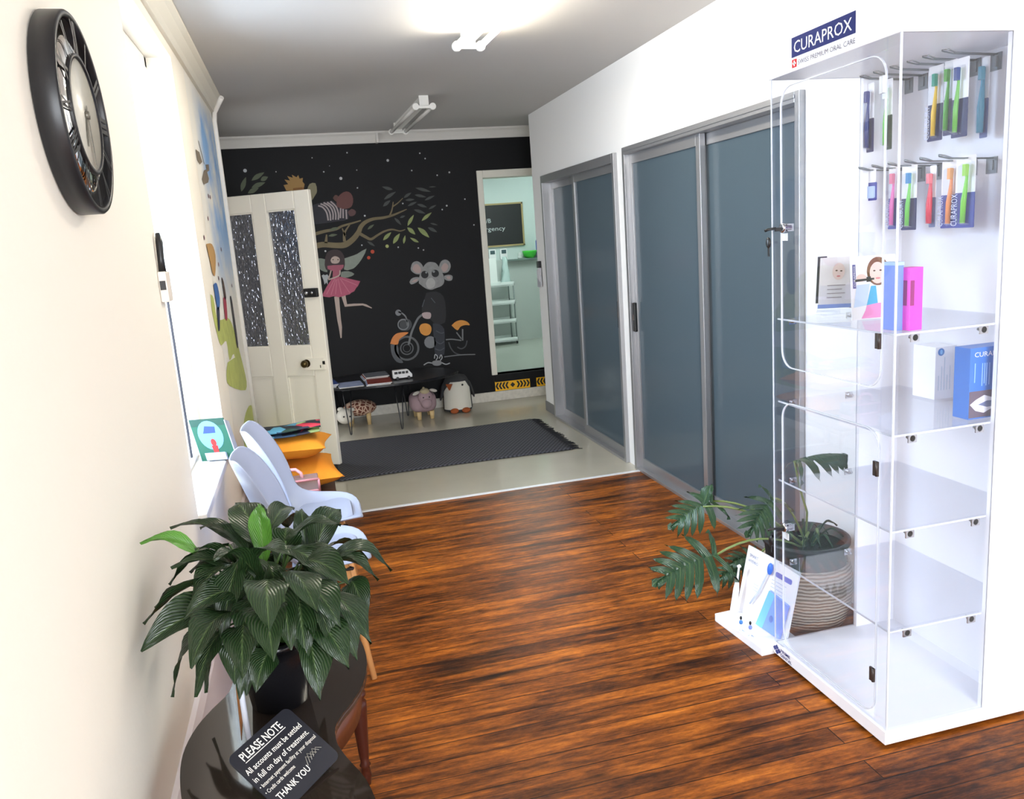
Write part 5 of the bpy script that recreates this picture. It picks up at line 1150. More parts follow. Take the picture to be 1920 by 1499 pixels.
b = MB(); b.prism([(-.238, .385), (-.04, .385), (-.046, .455), (-.236, .455)], (0, 4.172, 0), X, Z, (0, .11, 0)); b.build('clear_panel', M('grey_clear_vinyl', (188, 172, 172), .15, trans=.5), t, bevel=.006)
b = MB()
for z in (.388, .452): b.tube([(-.238, 4.168, z), (-.042, 4.168, z)], .006, 8)
for x in (-.238, -.044): b.tube([(x, 4.168, .388), (x, 4.168, .452)], .006, 8)
b.build('piping', M('dusty_pink_piping', (206, 140, 150), .4), t)
MB().tube([(-.225, 4.22, .45), (-.22, 4.22, .485), (-.195, 4.22, .505), (-.155, 4.22, .503), (-.13, 4.22, .48), (-.125, 4.22, .45)], [.009] * 6, 8).build('handle', PINKB, t)

# ---------------------------------------------------------------- side table with glass top
ZT = .50
tb = thing('side_table', 'dark brown kidney shaped side table with glass top under the peace lily', 'table', (-.17, 1.8, 0))
right = [(.012, 1.15), (.022, 1.35), (.022, 1.47), (.005, 1.57), (-.028, 1.655), (-.048, 1.72), (-.050, 1.785), (-.030, 1.84), (-.004, 1.885), (.028, 1.96), (.044, 2.05), (.046, 2.13), (.034, 2.22), (.0, 2.31), (-.06, 2.37), (-.15, 2.395), (-.24, 2.36), (-.295, 2.27)]
left = [(-.302, 2.15), (-.310, 2.05), (-.345, 1.98), (-.374, 1.91), (-.390, 1.83), (-.390, 1.75), (-.375, 1.65), (-.35, 1.55), (-.33, 1.45), (-.335, 1.3), (-.33, 1.15)]
top = smoothc(right + left, 3)
b = MB(); b.prism(top, (0, 0, ZT - .022), X, Y, (0, 0, .016)); b.build('table_top', M('dark_walnut', (66, 48, 38), .25, var=.25, vscale=12), tb, bevel=.004)
b = MB(); b.prism(top, (0, 0, ZT - .0055), X, Y, (0, 0, .0055)); b.build('glass_top', M('grey_brown_glass', (48, 40, 35), .06, spec=.6), tb)
apr = [((x + .17) * .86 - .17, (y - 1.78) * .93 + 1.78) for x, y in top]
b = MB(); n_ = len(apr)
b.add([(x, y, z) for z in (ZT - .095, ZT - .022) for x, y in apr], [(i, (i + 1) % n_, n_ + (i + 1) % n_, n_ + i) for i in range(n_)], True)
b.build('apron', M('walnut_apron', (96, 52, 30), .35), tb, solid=.012)
LEGM = M('turned_mahogany', (70, 32, 22), .28)
for x, y in ((.010, 2.26), (-.25, 2.24), (-.005, 1.30), (-.28, 1.30)):
    b = MB()
    b.box(x - .02, x + .02, y - .02, y + .02, .325, ZT - .022)
    b.lathe([(.012, 0), (.016, .03), (.012, .06), (.017, .066), (.012, .075), (.015, .10), (.021, .19), (.025, .255), (.0255, .275), (.016, .285), (.026, .296), (.026, .306), (.015, .316), (.022, .326)], (x, y, 0), 20)
    b.build('leg', LEGM, tb)

# ---------------------------------------------------------------- peace lily
def leaf_mat(nm, c, c2):
    m = bpy.data.materials.new(nm); m.use_nodes = True
    nt = m.node_tree; L = nt.links; b_ = nt.nodes['Principled BSDF']; b_.inputs['Roughness'].default_value = .32; b_.inputs['Specular IOR Level'].default_value = .45
    tc = nt.nodes.new('ShaderNodeTexCoord'); n1 = nt.nodes.new('ShaderNodeTexNoise'); n1.inputs['Scale'].default_value = 9; n1.inputs['Detail'].default_value = 3; L.new(tc.outputs['Object'], n1.inputs[0])
    uv = nt.nodes.new('ShaderNodeUVMap'); sp = nt.nodes.new('ShaderNodeSeparateXYZ'); L.new(uv.outputs[0], sp.inputs[0])
    # side veins run obliquely out of the midrib: uv.x along, uv.y across (0 = midrib)
    ad = nt.nodes.new('ShaderNodeMath'); ad.operation = 'MULTIPLY_ADD'; ad.inputs[1].default_value = -.55; L.new(sp.outputs[1], ad.inputs[0]); L.new(sp.outputs[0], ad.inputs[2])
    ml = nt.nodes.new('ShaderNodeMath'); ml.operation = 'MULTIPLY'; ml.inputs[1].default_value = 75; L.new(ad.outputs[0], ml.inputs[0])
    si = nt.nodes.new('ShaderNodeMath'); si.operation = 'SINE'; L.new(ml.outputs[0], si.inputs[0])
    mr = nt.nodes.new('ShaderNodeMapRange'); mr.inputs[1].default_value = .55; mr.inputs[2].default_value = 1; mr.inputs[4].default_value = .16; L.new(si.outputs[0], mr.inputs[0])
    md = nt.nodes.new('ShaderNodeMapRange'); md.inputs[1].default_value = .10; md.inputs[2].default_value = .0; md.inputs[4].default_value = .4; L.new(sp.outputs[1], md.inputs[0])
    mxm = nt.nodes.new('ShaderNodeMath'); mxm.operation = 'MAXIMUM'; L.new(mr.outputs[0], mxm.inputs[0]); L.new(md.outputs[0], mxm.inputs[1])
    a_ = nt.nodes.new('ShaderNodeMix'); a_.data_type = 'RGBA'; L.new(n1.outputs['Fac'], a_.inputs[0]); a_.inputs[6].default_value = lin(c); a_.inputs[7].default_value = lin(c2)
    v_ = nt.nodes.new('ShaderNodeMix'); v_.data_type = 'RGBA'; L.new(mxm.outputs[0], v_.inputs[0]); L.new(a_.outputs[2], v_.inputs[6]); v_.inputs[7].default_value = lin((112, 136, 84))
    L.new(v_.outputs[2], b_.inputs['Base Color'])
    bp = nt.nodes.new('ShaderNodeBump'); bp.inputs['Strength'].default_value = .4; bp.inputs['Distance'].default_value = .004; L.new(si.outputs[0], bp.inputs['Height']); L.new(bp.outputs[0], b_.inputs['Normal'])
    return m
class LeafMB(MB):
    def __init__(s): super().__init__(); s.uv = []
    def blade(s, base, tip, w, lift=.03, fold=.25, n=12, lobes=0, twist=0.0):
        base = Vector(base); tip = Vector(tip); L_ = (tip - base).length
        mid = (base + tip) / 2 + Vector((0, 0, lift))
        pts = bez(base, mid + (mid - (base + tip) / 2) * .6, tip, n)
        cols = [-1, -.6, -.25, 0, .25, .6, 1]; P = []; U_ = []
        for i, p in enumerate(pts):
            t_ = i / n; d = (pts[min(i + 1, n)] - pts[max(i - 1, 0)]).normalized()
            side = d.cross(Z)
            if side.length < .15: side = d.cross(Vector((.3, -.9, .2)))
            side.normalize(); nrm = side.cross(d).normalized()
            side = (side * math.cos(twist) + nrm * math.sin(twist)).normalized(); nrm = side.cross(d).normalized()
            hw = w / 2 * max(.0, math.sin(math.pi * (t_ ** .9)) ** .9) * (1 - .25 * t_) * 1.15
            row = []
            for q in cols:
                row.append(p + side * q * hw + nrm * (abs(q) * hw * fold + .006 * math.sin(9 * t_ + 4 * q) * abs(q)))
                U_.append((t_, abs(q)))
            P.append(row)
        s.grid(P); s.uv += U_
    def lobed(s, base, tip, w, lift=.02, n=9, droop=.05, face=.85):
        """deeply cut split-leaf blade"""
        base = Vector(base); tip = Vector(tip); d = (tip - base); L_ = d.length; d.normalize()
        side = d.cross(Z).normalized()
        if side.y < 0: side = -side
        side = (side * math.cos(face) + (Z - d * Z.dot(d)).normalized() * math.sin(face)).normalized(); up_ = Vector((0, -1, .3)).normalized()
        def cen(t_): return base + d * L_ * t_ + Z * (lift * 4 * t_ * (1 - t_)) 
        for sgn in (-1, 1):
            P = []
            for k in range(n):
                t0 = -.06 + .98 * k / n; env = math.sin(math.pi * min(1, (.22 + .78 * (k + .5) / n))) ** .7
                hw = w / 2 * env * (1.0 if k < n - 1 else .6)
                t1 = t0 + .98 / n; tm = (t0 + t1) / 2
                a_, c_ = cen(max(t0, 0)), cen(max(t1, .02))
                out = (side * sgn + d * (.55 + .5 * (k / n) - (.9 if k == 0 else .35 if k == 1 else 0))).normalized()
                def pt(c0, f, wid): return c0 + out * hw * f + d * wid - Z * droop * f * f + up_ * .012 * math.sin(3 * f)
                Lw = L_ / n
                rows = [[a_, cen(max(tm, .01)), c_], [pt(a_, .30, 0), pt(cen(max(tm, .01)), .32, 0), pt(c_, .30, 0)], [pt(a_, .62, Lw * .0), pt(cen(max(tm, .01)), .66, 0), pt(c_, .62, -Lw * .0)], [pt(a_, .88, Lw * .20), pt(cen(max(tm, .01)), .94, Lw * .05), pt(c_, .84, -Lw * .12)], [pt(a_, 1.02, Lw * .62), pt(cen(max(tm, .01)), 1.10, Lw * .12), pt(c_, 1.0, -Lw * .40)]]
                s.grid(rows)
                for r_ in range(5): s.uv += [(t0, .3 + .2 * r_), (tm, .02), (t1, .3 + .2 * r_)]
        # tip lobe
        rows = [[cen(.9) - side * .012, cen(.9), cen(.9) + side * .012], [cen(.97) - side * w * .06, cen(.98), cen(.97) + side * w * .06], [tip - Z * droop * .3] * 3]
        s.grid(rows); s.uv += [(.9, .4), (.9, 0), (.9, .4)] * 3
    def build(s, *a, **k):
        o = super().build(*a, **k)
        uvl = o.data.uv_layers.new(name='UVMap')
        for lp in o.data.loops: uvl.data[lp.index].uv = s.uv[lp.vertex_index]
        return o
pl = thing('peace_lily', 'large dark green peace lily in a black pot on the side table', 'potted plant', (-.178, 1.95, ZT))
POTC = Vector((-.178, 1.96, ZT))
MB().lathe([(.066, 0), (.070, .004), (.086, .14), (.090, .165), (.096, .168), (.096, .185), (.088, .185), (.086, .17), (.0, .165)], POTC, 36).build('pot', M('black_gloss_pot', (18, 18, 21), .2), pl)
LM1 = leaf_mat('lily_leaf', (13, 32, 15), (30, 54, 24)); LM2 = leaf_mat('lily_young_leaf', (60, 110, 36), (92, 146, 50))
lb, yb_ = LeafMB(), LeafMB(); stm = MB()
crown = POTC + Z * .19; rnd = random.Random(11)
for k, (tip, base, w) in enumerate(LILY):
    tip = Vector(tip); base = Vector(base)
    tgt = yb_ if k in (0, 12) else lb
    ln = (tip - base).length
    tgt.blade(base, tip, w * (1.14 if k not in (0, 12) else .75), lift=.02 + ln * rnd.uniform(.06, .2), fold=rnd.uniform(.10, .45), twist=rnd.uniform(-.55, .55))
    st0 = crown + Vector((rnd.uniform(-.04, .04), rnd.uniform(-.04, .04), -.02))
    midp = (st0 + base) / 2 + Z * .05
    stm.tube(bez(st0, midp, base, 6), [.0035, .0033, .003, .003, .0028, .0026, .0022], 6)
for k in range(30):
    a_ = rnd.uniform(0, 2 * math.pi); r1 = rnd.uniform(.05, .11); r2 = r1 + rnd.uniform(.09, .16)
    base = crown + Vector((r1 * math.cos(a_), r1 * math.sin(a_), rnd.uniform(.05, .24)))
    tip = crown + Vector((r2 * math.cos(a_), r2 * math.sin(a_), base.z - crown.z + rnd.uniform(-.16, .02)))
    if tip.x < -.44 or tip.y < 1.6: continue
    lb.blade(base, tip, rnd.uniform(.06, .09), lift=.03, fold=.25, twist=rnd.uniform(-.3, .3))
    st0 = crown + Vector((rnd.uniform(-.04, .04), rnd.uniform(-.04, .04), -.02)); stm.tube(bez(st0, (st0 + base) / 2 + Z * .04, base, 5), .0028, 6)
lb.build('foliage', LM1, pl); yb_.build('young_leaves', LM2, pl)
stm.build('stems', M('lily_stem', (64, 92, 44), .4), pl)
MB().lathe([(.0, .0), (.085, 0)], POTC + Z * .168, 24).build('soil', M('potting_soil', (40, 30, 24), .95, bump=.5, bscale=120), pl)
b = LeafMB(); b.blade((-.255, 1.99, .66), (-.262, 1.80, ZT + .008), .02, lift=.03); tag(b.build('dried_leaf', M('dry_leaf_brown', (136, 84, 36), .6), pl), 'dried brown leaf')
b = MB(); b.tube(bez((-.235, 1.96, .68), (-.27, 1.90, .66), (-.245, 1.80, ZT + .006), 8), [.004, .004, .005, .005, .006, .006, .007, .007, .006], 8); tag(b.build('pale_flower_stalk', M('pale_stalk', (208, 212, 226), .35), pl), 'pale spent flower stalk')

# ---------------------------------------------------------------- black notice on the side table
nt_ = thing('notice_sign', 'black payment notice with white lettering propped on the side table', 'sign', (-.20, 1.62, ZT))
TL, TR = Vector((-.268, 1.60, .594)), Vector((-.148, 1.735, .608)); UU = (TR - TL).normalized()
VV = Vector((.63, -.63, .0)).normalized() * .82 + Vector((0, 0, -.57)); VV = -(VV - UU * VV.dot(UU)).normalized()
NN = UU.cross(VV).normalized(); W2, H2 = (TR - TL).length, .165
LLC = TL - VV * H2
def onn(x, y, k=1): return LLC + UU * x + VV * y + NN * .0006 * k
b = MB(); b.prism(rrect(0, W2, 0, H2, .016, 6), LLC - NN * .0006, UU, VV, NN * -.003); b.build('sign_board', M('sign_black_board', (34, 35, 42), .35), nt_)
b = MB(); b.obox(LLC + UU * W2 / 2 + VV * .08 - NN * .02 - Z * .0, UU * .03, VV * .06, NN * .0015)
leg = LLC + UU * W2 / 2 + VV * .12 - NN * .004
b.tube([leg, Vector((leg.x - .02, leg.y + .04, ZT + .003))], .004, 8)
b.build('easel_prop', BLK, nt_)
SW = M('sign_cream_lettering', (238, 234, 224), .6)
b = MB(); b.text('PLEASE NOTE', onn(.022, H2 - .030), UU, VV, h=.019, w=W2 - .065, bold=.012); b.prism([(.022, H2 - .035), (W2 - .04, H2 - .035), (W2 - .04, H2 - .0335), (.022, H2 - .0335)], onn(0, 0), UU, VV, NN * .0003); b.build('heading', SW, nt_)
b = MB()
b.text('All accounts must be settled', onn(.006, H2 - .058), UU, VV, h=.0135, w=W2 - .018, bold=.006)
b.text('in full on day of treatment.', onn(.006, H2 - .080), UU, VV, h=.0135, w=W2 - .018, bold=.006)
b.text('\u2022 Internet payment facility at your disposal', onn(.004, H2 - .097), UU, VV, h=.009, w=W2 - .012)
b.text('\u2022 Credit cards welcome', onn(.004, H2 - .113), UU, VV, h=.009, w=.085)
b.build('body_lettering', SW, nt_)
b = MB(); b.text('THANK YOU', onn(.014, H2 - .140), UU, VV, h=.015, w=.095, bold=.012); b.build('closing_lettering', SW, nt_)
b = MB()
for k in range(5): b.tube([onn(W2 - .07 + .008 * k, H2 - .13 + .002 * k, 1.5), onn(W2 - .06 + .008 * k, H2 - .112 + .003 * (k % 2), 1.5), onn(W2 - .05 + .008 * k, H2 - .122, 1.5)], .0007, 5)
b.build('line_drawing', M('sign_grey_line', (150, 146, 136), .6), nt_)
# ---------------------------------------------------------------- rug
rg = thing('rug', 'charcoal woven rug with tasselled ends on the vinyl floor', 'rug', (.95, 6.2, 0))
def rugmat():
    m = M('charcoal_weave', (58, 58, 66), .95)
    nt = m.node_tree; L = nt.links; b_ = nt.nodes['Principled BSDF']
    tc = nt.nodes.new('ShaderNodeTexCoord'); mp = nt.nodes.new('ShaderNodeMapping'); mp.inputs['Scale'].default_value = (38, 24, 1); L.new(tc.outputs['Object'], mp.inputs[0])
    ck_ = nt.nodes.new('ShaderNodeTexChecker'); ck_.inputs['Scale'].default_value = 1.6; ck_.inputs['Color1'].default_value = lin((44, 44, 50)); ck_.inputs['Color2'].default_value = lin((92, 92, 101)); L.new(mp.outputs[0], ck_.inputs[0])
    n = nt.nodes.new('ShaderNodeTexNoise'); n.inputs['Scale'].default_value = 120; L.new(tc.outputs['Object'], n.inputs[0])
    mx = nt.nodes.new('ShaderNodeMix'); mx.data_type = 'RGBA'; mx.inputs[0].default_value = .5; L.new(ck_.outputs[0], mx.inputs[6]); L.new(n.outputs['Color'], mx.inputs[7]); mx.blend_type = 'MULTIPLY'
    L.new(mx.outputs[2], b_.inputs['Base Color'])
    bp = nt.nodes.new('ShaderNodeBump'); bp.inputs['Strength'].default_value = .6; bp.inputs['Distance'].default_value = .004; L.new(ck_.outputs['Fac'], bp.inputs['Height']); L.new(bp.outputs[0], b_.inputs['Normal'])
    return m
RM = rugmat()
P = []
rnd = random.Random(2)
for i in range(41):
    f = i / 40; x = .085 + 1.73 * f
    ya = 5.64 + .02 * math.sin(4 * f) + .015 * f; yb2 = 6.80 + .02 * math.sin(5 * f + 1)
    P.append([(x, ya + (yb2 - ya) * j / 20, .009 + .0015 * math.sin(7 * f + j * .4)) for j in range(21)])
b = MB(); b.grid(P); b.build('woven_field', RM, rg, solid=.008)
b = MB()
for e, sx in ((0, -1), (40, 1)):
    for k in range(56):
        y = P[e][0][1] + (P[e][20][1] - P[e][0][1]) * (k + .5) / 56; x = P[e][0][0]
        q = rnd.uniform(-.02, .02)
        b.tube([(x, y, .008), (x + sx * .03, y + q * .4, .010), (x + sx * rnd.uniform(.06, .09), y + q, .004)], [.005, .004, .0025], 5)
fr_ = b.build('fringe', M('black_tassels', (34, 34, 38), .95), rg); fr_['kind'] = 'stuff'

# ---------------------------------------------------------------- low black table with magazines
lt = thing('coffee_table', 'low black oval table with hairpin legs against the black wall', 'table', (.45, 7.4, 0))
zt = .435
BT = M('black_table_lacquer', (24, 24, 28), .3)
MB().prism(ell(.60, 7.38, .70, .41, 44), (0, 0, zt - .022), X, Y, (0, 0, .022)).build('table_top', BT, lt, bevel=.004)
for x, y in ((.70, 7.06), (.25, 7.08), (.82, 7.60), (.2, 7.62)):
    b = MB(); b.box(x - .04, x + .04, y - .04, y + .04, zt - .026, zt - .022)
    b.tube([(x - .035, y, zt - .026), (x - .005, y, .01), (x, y, .006), (x + .005, y, .01), (x + .035, y, zt - .026)], .005, 8)
    b.build('leg', BT, lt)
rnd = random.Random(8)
mags = (((.05, 7.25), .12, 'blue and grey magazines fanned on the black table beside the open door', (90, 110, 170), 3), ((.29, 7.16), .06, 'pale magazine beside the fanned ones, near the table edge', (150, 160, 190), 1), ((.53, 7.12), -.03, 'magazine with red and green cover in the middle of the black table', (150, 70, 60), 2), ((.52, 7.44), .05, 'grey striped magazine pile behind the red and green one', (150, 152, 158), 3))
for (x, y), rz, lab, c, n_ in mags:
    t = thing('magazine', lab, 'magazine', (x, y, zt), 'magazines on the black table'); t.rotation_euler = (0, 0, rz)
    for k in range(n_):
        MB().prism(rrect(-.105, .105, -.14, .14, .003, 2), (.012 * k, .008 * k, .0005 + .009 * k), X, Y, (0, 0, .0075)).build('pages', M('magazine_paper', (214, 212, 206), .6), t, local=True)
        MB().prism(rrect(-.106, .106, -.141, .141, .003, 2), (.012 * k, .008 * k, .008 + .009 * k), X, Y, (0, 0, .001)).build('cover', M('mag_cover_%d_%d' % (c[0], k), tuple(max(0, v - 18 * k) for v in c), .35, var=.5, vscale=26), t, local=True)
t = thing('toy_van', 'white toy minibus standing on the black table', 'toy van', (.76, 7.2, zt)); t.rotation_euler = (0, 0, .05)
b = MB(); b.prism([(-.085, .012), (.085, .012), (.085, .04), (.075, .052), (.055, .078), (.045, .082), (-.08, .082), (-.085, .075)], (0, -.032, 0), X, Z, (0, .064, 0)); b.build('body', M('van_white', (232, 232, 232), .35), t, local=True, bevel=.003)
b = MB()
for x0, x1 in ((-.075, -.045), (-.04, -.012), (-.007, .02), (.026, .05)): b.box(x0, x1, -.0328, -.0318, .05, .072); b.box(x0, x1, .0318, .0328, .05, .072)
b.build('windows', BLK, t, local=True)
for x in (-.05, .052):
    for y in (-.03, .03): MB().lathe([(.013, -.006), (.013, .006)], (x, y, .0135), 16, (0, 1, 0)).build('wheel', BLK, t, local=True)

# ---------------------------------------------------------------- animal stools
WL = M('pale_wood_foot', (206, 178, 128), .45)
def spots():
    m = bpy.data.materials.new('giraffe_spot_fabric'); m.use_nodes = True
    nt = m.node_tree; L = nt.links; b_ = nt.nodes['Principled BSDF']; b_.inputs['Roughness'].default_value = .8
    tc = nt.nodes.new('ShaderNodeTexCoord'); v = nt.nodes.new('ShaderNodeTexVoronoi'); v.feature = 'DISTANCE_TO_EDGE'; v.inputs['Scale'].default_value = 26; L.new(tc.outputs['Object'], v.inputs[0])
    mr = nt.nodes.new('ShaderNodeMapRange'); mr.inputs[1].default_value = .08; mr.inputs[2].default_value = .16; L.new(v.outputs['Distance'], mr.inputs[0])
    mx = nt.nodes.new('ShaderNodeMix'); mx.data_type = 'RGBA'; L.new(mr.outputs[0], mx.inputs[0]); mx.inputs[6].default_value = lin((214, 182, 158)); mx.inputs[7].default_value = lin((110, 58, 44)); L.new(mx.outputs[2], b_.inputs['Base Color']); return m
t = thing('animal_stool', 'low spotted stool with round white animal head under the black table', 'stool', (.34, 7.50, 0), 'animal shaped stools')
b = MB(); b.ball((.37, 7.52, .155), (.155, .12, .075), 24, 14); b.build('body', spots(), t)
b = MB(); b.ball((.225, 7.40, .115), (.08, .075, .072), 20, 14); b.build('head', M('cream_plush', (226, 220, 208), .9, bump=.3, bscale=200), t)
for p_ in ((.265, 7.332, .12), (.21, 7.325, .125)): MB().ball(p_, (.008, .006, .008), 10, 8).build('eye', BLK, t)
for p_ in ((.29, 7.42, .165), (.19, 7.42, .18)): MB().ball(p_, (.03, .02, .02), 12, 8).build('ear', M('cream_plush'), t)
for x, y in ((.27, 7.47), (.44, 7.46), (.29, 7.58), (.45, 7.58)): MB().tube([(x, y, 0), (x, y, .11)], [.017, .024], 14).build('leg', WL, t)
t = thing('animal_stool', 'mauve cow shaped stool with little pale ears beside the black table', 'stool', (.96, 7.45, 0), 'animal shaped stools')
MV = M('mauve_plush', (168, 142, 148), .9, bump=.25, bscale=200)
b = MB(); P = []
for i in range(15):
    f = i / 14; z = .055 + .20 * f; s = (1 - abs(2 * f - 1) ** 3.2) ** .4
    P.append([(.955 + .125 * s * math.copysign(abs(math.cos(a_)) ** .7, math.cos(a_)), 7.48 + .145 * s * math.copysign(abs(math.sin(a_)) ** .7, math.sin(a_)), z) for a_ in [2 * math.pi * j / 28 for j in range(29)]])
b.grid(P); b.build('body', MV, t)
b = MB(); b.ball((.965, 7.335, .215), (.068, .06, .075), 20, 14); b.ball((.968, 7.295, .165), (.052, .05, .05), 18, 12); b.build('head', MV, t)
b = MB(); b.ball((.963, 7.325, .275), (.045, .05, .03), 16, 10); b.ball((.955, 7.33, .303), (.012, .02, .014), 10, 8); b.build('forelock', M('beige_tuft', (196, 180, 146), .9), t)
b = MB(); b.ball((.885, 7.34, .262), (.038, .012, .016), 12, 8, rot=Euler((0, -.35, 0))); b.build('ear', M('pale_ear_plush', (206, 198, 188), .9), t); b = MB(); b.ball((1.045, 7.34, .272), (.038, .012, .016), 12, 8, rot=Euler((0, .3, 0))); b.build('ear', M('pale_ear_plush', (206, 198, 188), .9), t)
for x_ in (.94, .995): MB().ball((x_, 7.278, .225), (.007, .005, .007), 10, 8).build('eye', BLK, t)
for x, y in ((.90, 7.38), (1.02, 7.38), (.89, 7.56), (1.02, 7.56)): MB().tube([(x, y, 0), (x, y, .075)], [.018, .024], 14).build('leg', WL, t)
t = thing('animal_stool', 'black and white penguin stool with orange beak by the skirting', 'stool', (1.31, 7.58, 0), 'animal shaped stools')
PB = M('charcoal_plush', (62, 62, 64), .85, bump=.3, bscale=160)
def pform(sc, a0, a1, n=30, off=0.0):
    P = []
    for i in range(17):
        f = i / 16; z = .012 + .355 * f
        r = .142 * (1 - .10 * f) * (1 - max(0, f - .55) ** 2.6 * 6.2) ** .5 if f < .999 else .012
        if f < .06: r *= .94
        r = max(r, .012) + off
        P.append([(1.31 + r * math.cos(a_), 7.60 + r * math.sin(a_), z) for a_ in [a0 + (a1 - a0) * j / n for j in range(n + 1)]])
    return P
b = MB(); b.grid(pform(1, 0, 2 * math.pi)); b.lathe([(0, .012), (.133, .012)], (1.31, 7.60, 0), 30); b.build('body', PB, t)
b = MB(); Pf = pform(1, math.radians(185), math.radians(330), 30, .004); Q = []
for i, row in enumerate(Pf[1:14]):
    f = i / 12; m_ = int(2 + (0 if f < .62 else (f - .62) * 20)); 
    k0, k1 = min(m_ if f < .62 else m_ + 1, 15), 30 - (1 if f < .7 else int(1 + (f - .7) * 16))
    Q.append([row[int(round(k0 + (k1 - k0) * j / 14))] for j in range(15)])
b.grid(Q); b.build('white_belly', M('white_plush', (222, 218, 206), .9, bump=.2, bscale=200), t)
OR = M('rust_felt', (166, 84, 40), .85)
b = MB(); b.prism([(-.035, .02), (.035, .022), (.0, -.04)], (1.225, 7.478, .268), Vector((.75, -.66, 0)).normalized(), Z, Vector((-.5, -.7, 0)).normalized() * .018); b.build('beak', OR, t)
b = MB(); b.ball((1.345, 7.458, .272), (.010, .006, .010), 12, 8); b.build('eye', BLK, t)
for x_, y_ in ((1.36, 7.445), (1.25, 7.46)): MB().ball((x_, y_, .026), (.042, .03, .026), 14, 8).build('foot', OR, t)
for s_ in (1, -1): MB().ball((1.31 + s_ * .145, 7.60, .2), (.016, .05, .09), 12, 8, rot=Euler((0, -.25 * s_, 0))).build('wing', PB, t)

# dark object leaning in the shade at the left end of the low table
t = thing('schoolbag', 'dark blue schoolbag on the floor behind the open door beside the spotted stool', 'bag', (.02, 7.6, 0))
b = MB(); P = []
for i in range(11):
    f = i / 10; s = (1 - abs(2 * f - 1) ** 4) ** .35 if 0 < f < 1 else .55
    P.append([(.03 + .13 * s * math.copysign(abs(math.cos(a_)) ** .6, math.cos(a_)), 7.62 + .08 * s * math.copysign(abs(math.sin(a_)) ** .6, math.sin(a_)), .004 + .37 * f) for a_ in [2 * math.pi * j / 20 for j in range(21)]])
b.grid(P); b.build('bag_body', M('navy_canvas', (36, 42, 66), .8), t)
MB().tube([(-.01, 7.62, .36), (0, 7.62, .41), (.06, 7.62, .41), (.07, 7.62, .36)], .008, 8).build('handle', M('maroon_strap', (110, 60, 62), .7), t)

# ---------------------------------------------------------------- leaflet clip at the corner of the right wall
t = thing('key_holder', 'black clip holding grey leaflets on the white wall before the doorway', 'leaflet holder', (XR - .02, 7.04, 1.27))
box(XR - .030, XR - .001, 7.01, 7.07, 1.325, 1.385).build('clip', BLK, t, bevel=.004)
b = MB(); b.prism([(-.05, 1.16), (.055, 1.15), (.05, 1.31), (-.045, 1.325)], (XR - .012, 7.04, 0), Y, Z, (-.012, 0, 0)); b.build('leaflets', M('grey_leaflet', (176, 176, 182), .5, var=.3, vscale=40), t)
b = MB(); b.prism([(-.04, 1.20), (.04, 1.24), (.045, 1.30), (-.03, 1.325)], (XR - .0245, 7.04, 0), Y, Z, (-.004, 0, 0)); b.build('folded_flap', M('pale_leaflet', (214, 212, 216), .5), t)

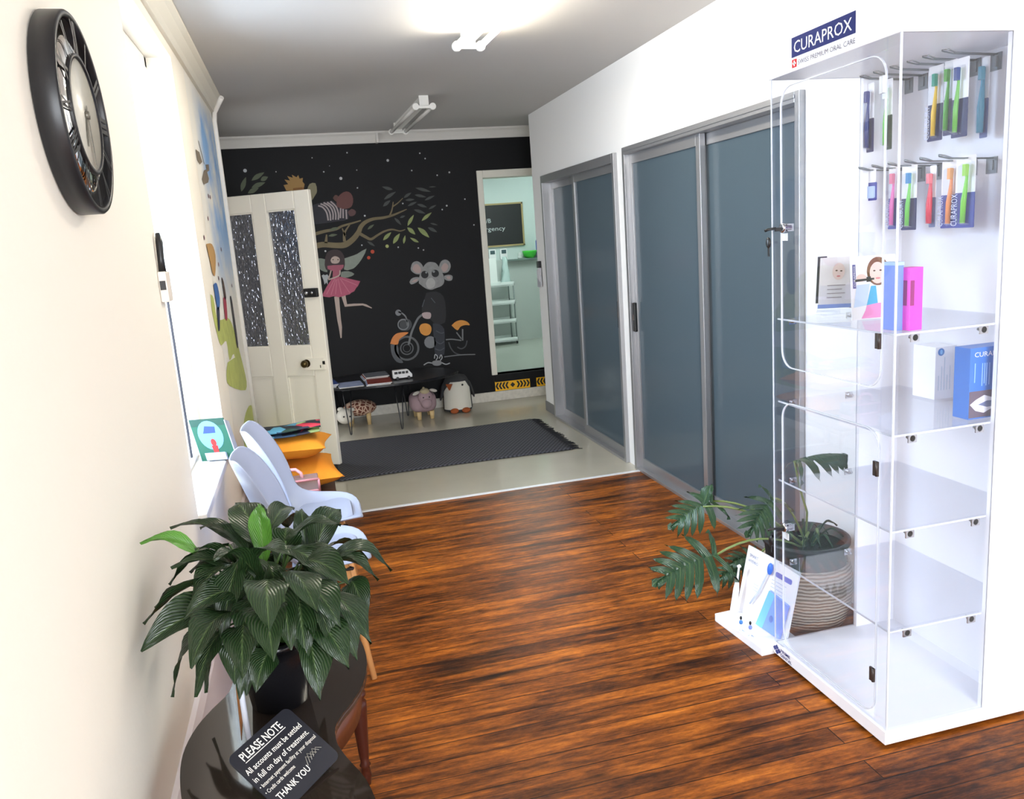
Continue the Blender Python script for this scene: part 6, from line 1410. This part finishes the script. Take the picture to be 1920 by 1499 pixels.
# ---------------------------------------------------------------- philodendron in a woven basket
ph = thing('potted_philodendron', 'split-leaf philodendron in a pale woven basket on the floor behind the cabinet', 'potted plant', (1.82, 2.685, 0))
pc = Vector((1.822, 2.69, 0))
def basket():
    m = M('woven_seagrass', (178, 164, 140), .9)
    nt = m.node_tree; L = nt.links; b_ = nt.nodes['Principled BSDF']
    tc = nt.nodes.new('ShaderNodeTexCoord'); w_ = nt.nodes.new('ShaderNodeTexWave'); w_.bands_direction = 'Z'; w_.inputs['Scale'].default_value = 22; w_.inputs['Distortion'].default_value = 3; w_.inputs['Detail'].default_value = 3; L.new(tc.outputs['Object'], w_.inputs[0])
    mx = nt.nodes.new('ShaderNodeMix'); mx.data_type = 'RGBA'; L.new(w_.outputs['Fac'], mx.inputs[0]); mx.inputs[6].default_value = lin((128, 112, 92)); mx.inputs[7].default_value = lin((206, 194, 172)); L.new(mx.outputs[2], b_.inputs['Base Color'])
    bp = nt.nodes.new('ShaderNodeBump'); bp.inputs['Strength'].default_value = .8; bp.inputs['Distance'].default_value = .008; L.new(w_.outputs['Fac'], bp.inputs['Height']); L.new(bp.outputs[0], b_.inputs['Normal']); return m
MB().lathe([(.13, 0), (.15, .015), (.172, .08), (.180, .15), (.176, .21), (.170, .245), (.166, .262), (.158, .262), (.158, .2)], pc, 40, wob=.012).build('woven_basket', basket(), ph)
MB().lathe([(.14, .10), (.152, .25), (.160, .335), (.168, .337), (.168, .352), (.155, .352), (.150, .318), (.0, .312)], pc, 40).build('inner_pot', M('matt_black_pot', (34, 33, 36), .5), ph)
MB().lathe([(0, .3), (.15, .3)], pc + Z * .018, 24).build('soil', M('potting_soil'), ph)
pm = leaf_mat('philodendron_leaf', (18, 48, 30), (40, 76, 46))
lb = LeafMB(); stm = MB()
root = pc + Z * .315
for k, (tip, base, w) in enumerate(PHILO):
    tip = Vector(tip); base = Vector(base)
    if k == 2: lb.blade(base, tip, w, lift=.01)
    else: lb.lobed(base, tip, w, lift=.015, n=7 if k < 5 else 6, droop=.015 if k != 4 else .06, face=.9 if k != 4 else .1)
    r0_ = root + Vector((-.03 + .012 * k, -.02 + .01 * k, 0))
    if k == 4: pts = [root + Vector((.0, 0, 0)), root + Vector((0, -.01, .14)), (base + root) / 2 + Z * .06, base]
    else: pts = bez(r0_, (r0_ + base) / 2 + Z * .10, base, 8)
    stm.tube(pts, .0045, 7)
for k in range(12):
    a_ = k * 2.4; ln = rnd.uniform(.10, .17)
    b0 = root + Vector((.03 * math.cos(a_), .03 * math.sin(a_), 0)); e_ = b0 + Vector((ln * math.cos(a_), ln * .5 * math.sin(a_), rnd.uniform(.0, .06)))
    if e_.x > 2.03: continue
    lb.blade(b0, e_, .010, lift=.06)
for x, y in ((-.02, -.02), (.03, .0)): stm.tube([root + Vector((x, y, 0)), root + Vector((x * 2, y * 2, .03)), root + Vector((x + .02, y, .06))], .006, 6)
lb.build('foliage', pm, ph); stm.build('stems', M('philo_stem', (112, 130, 74), .4), ph)
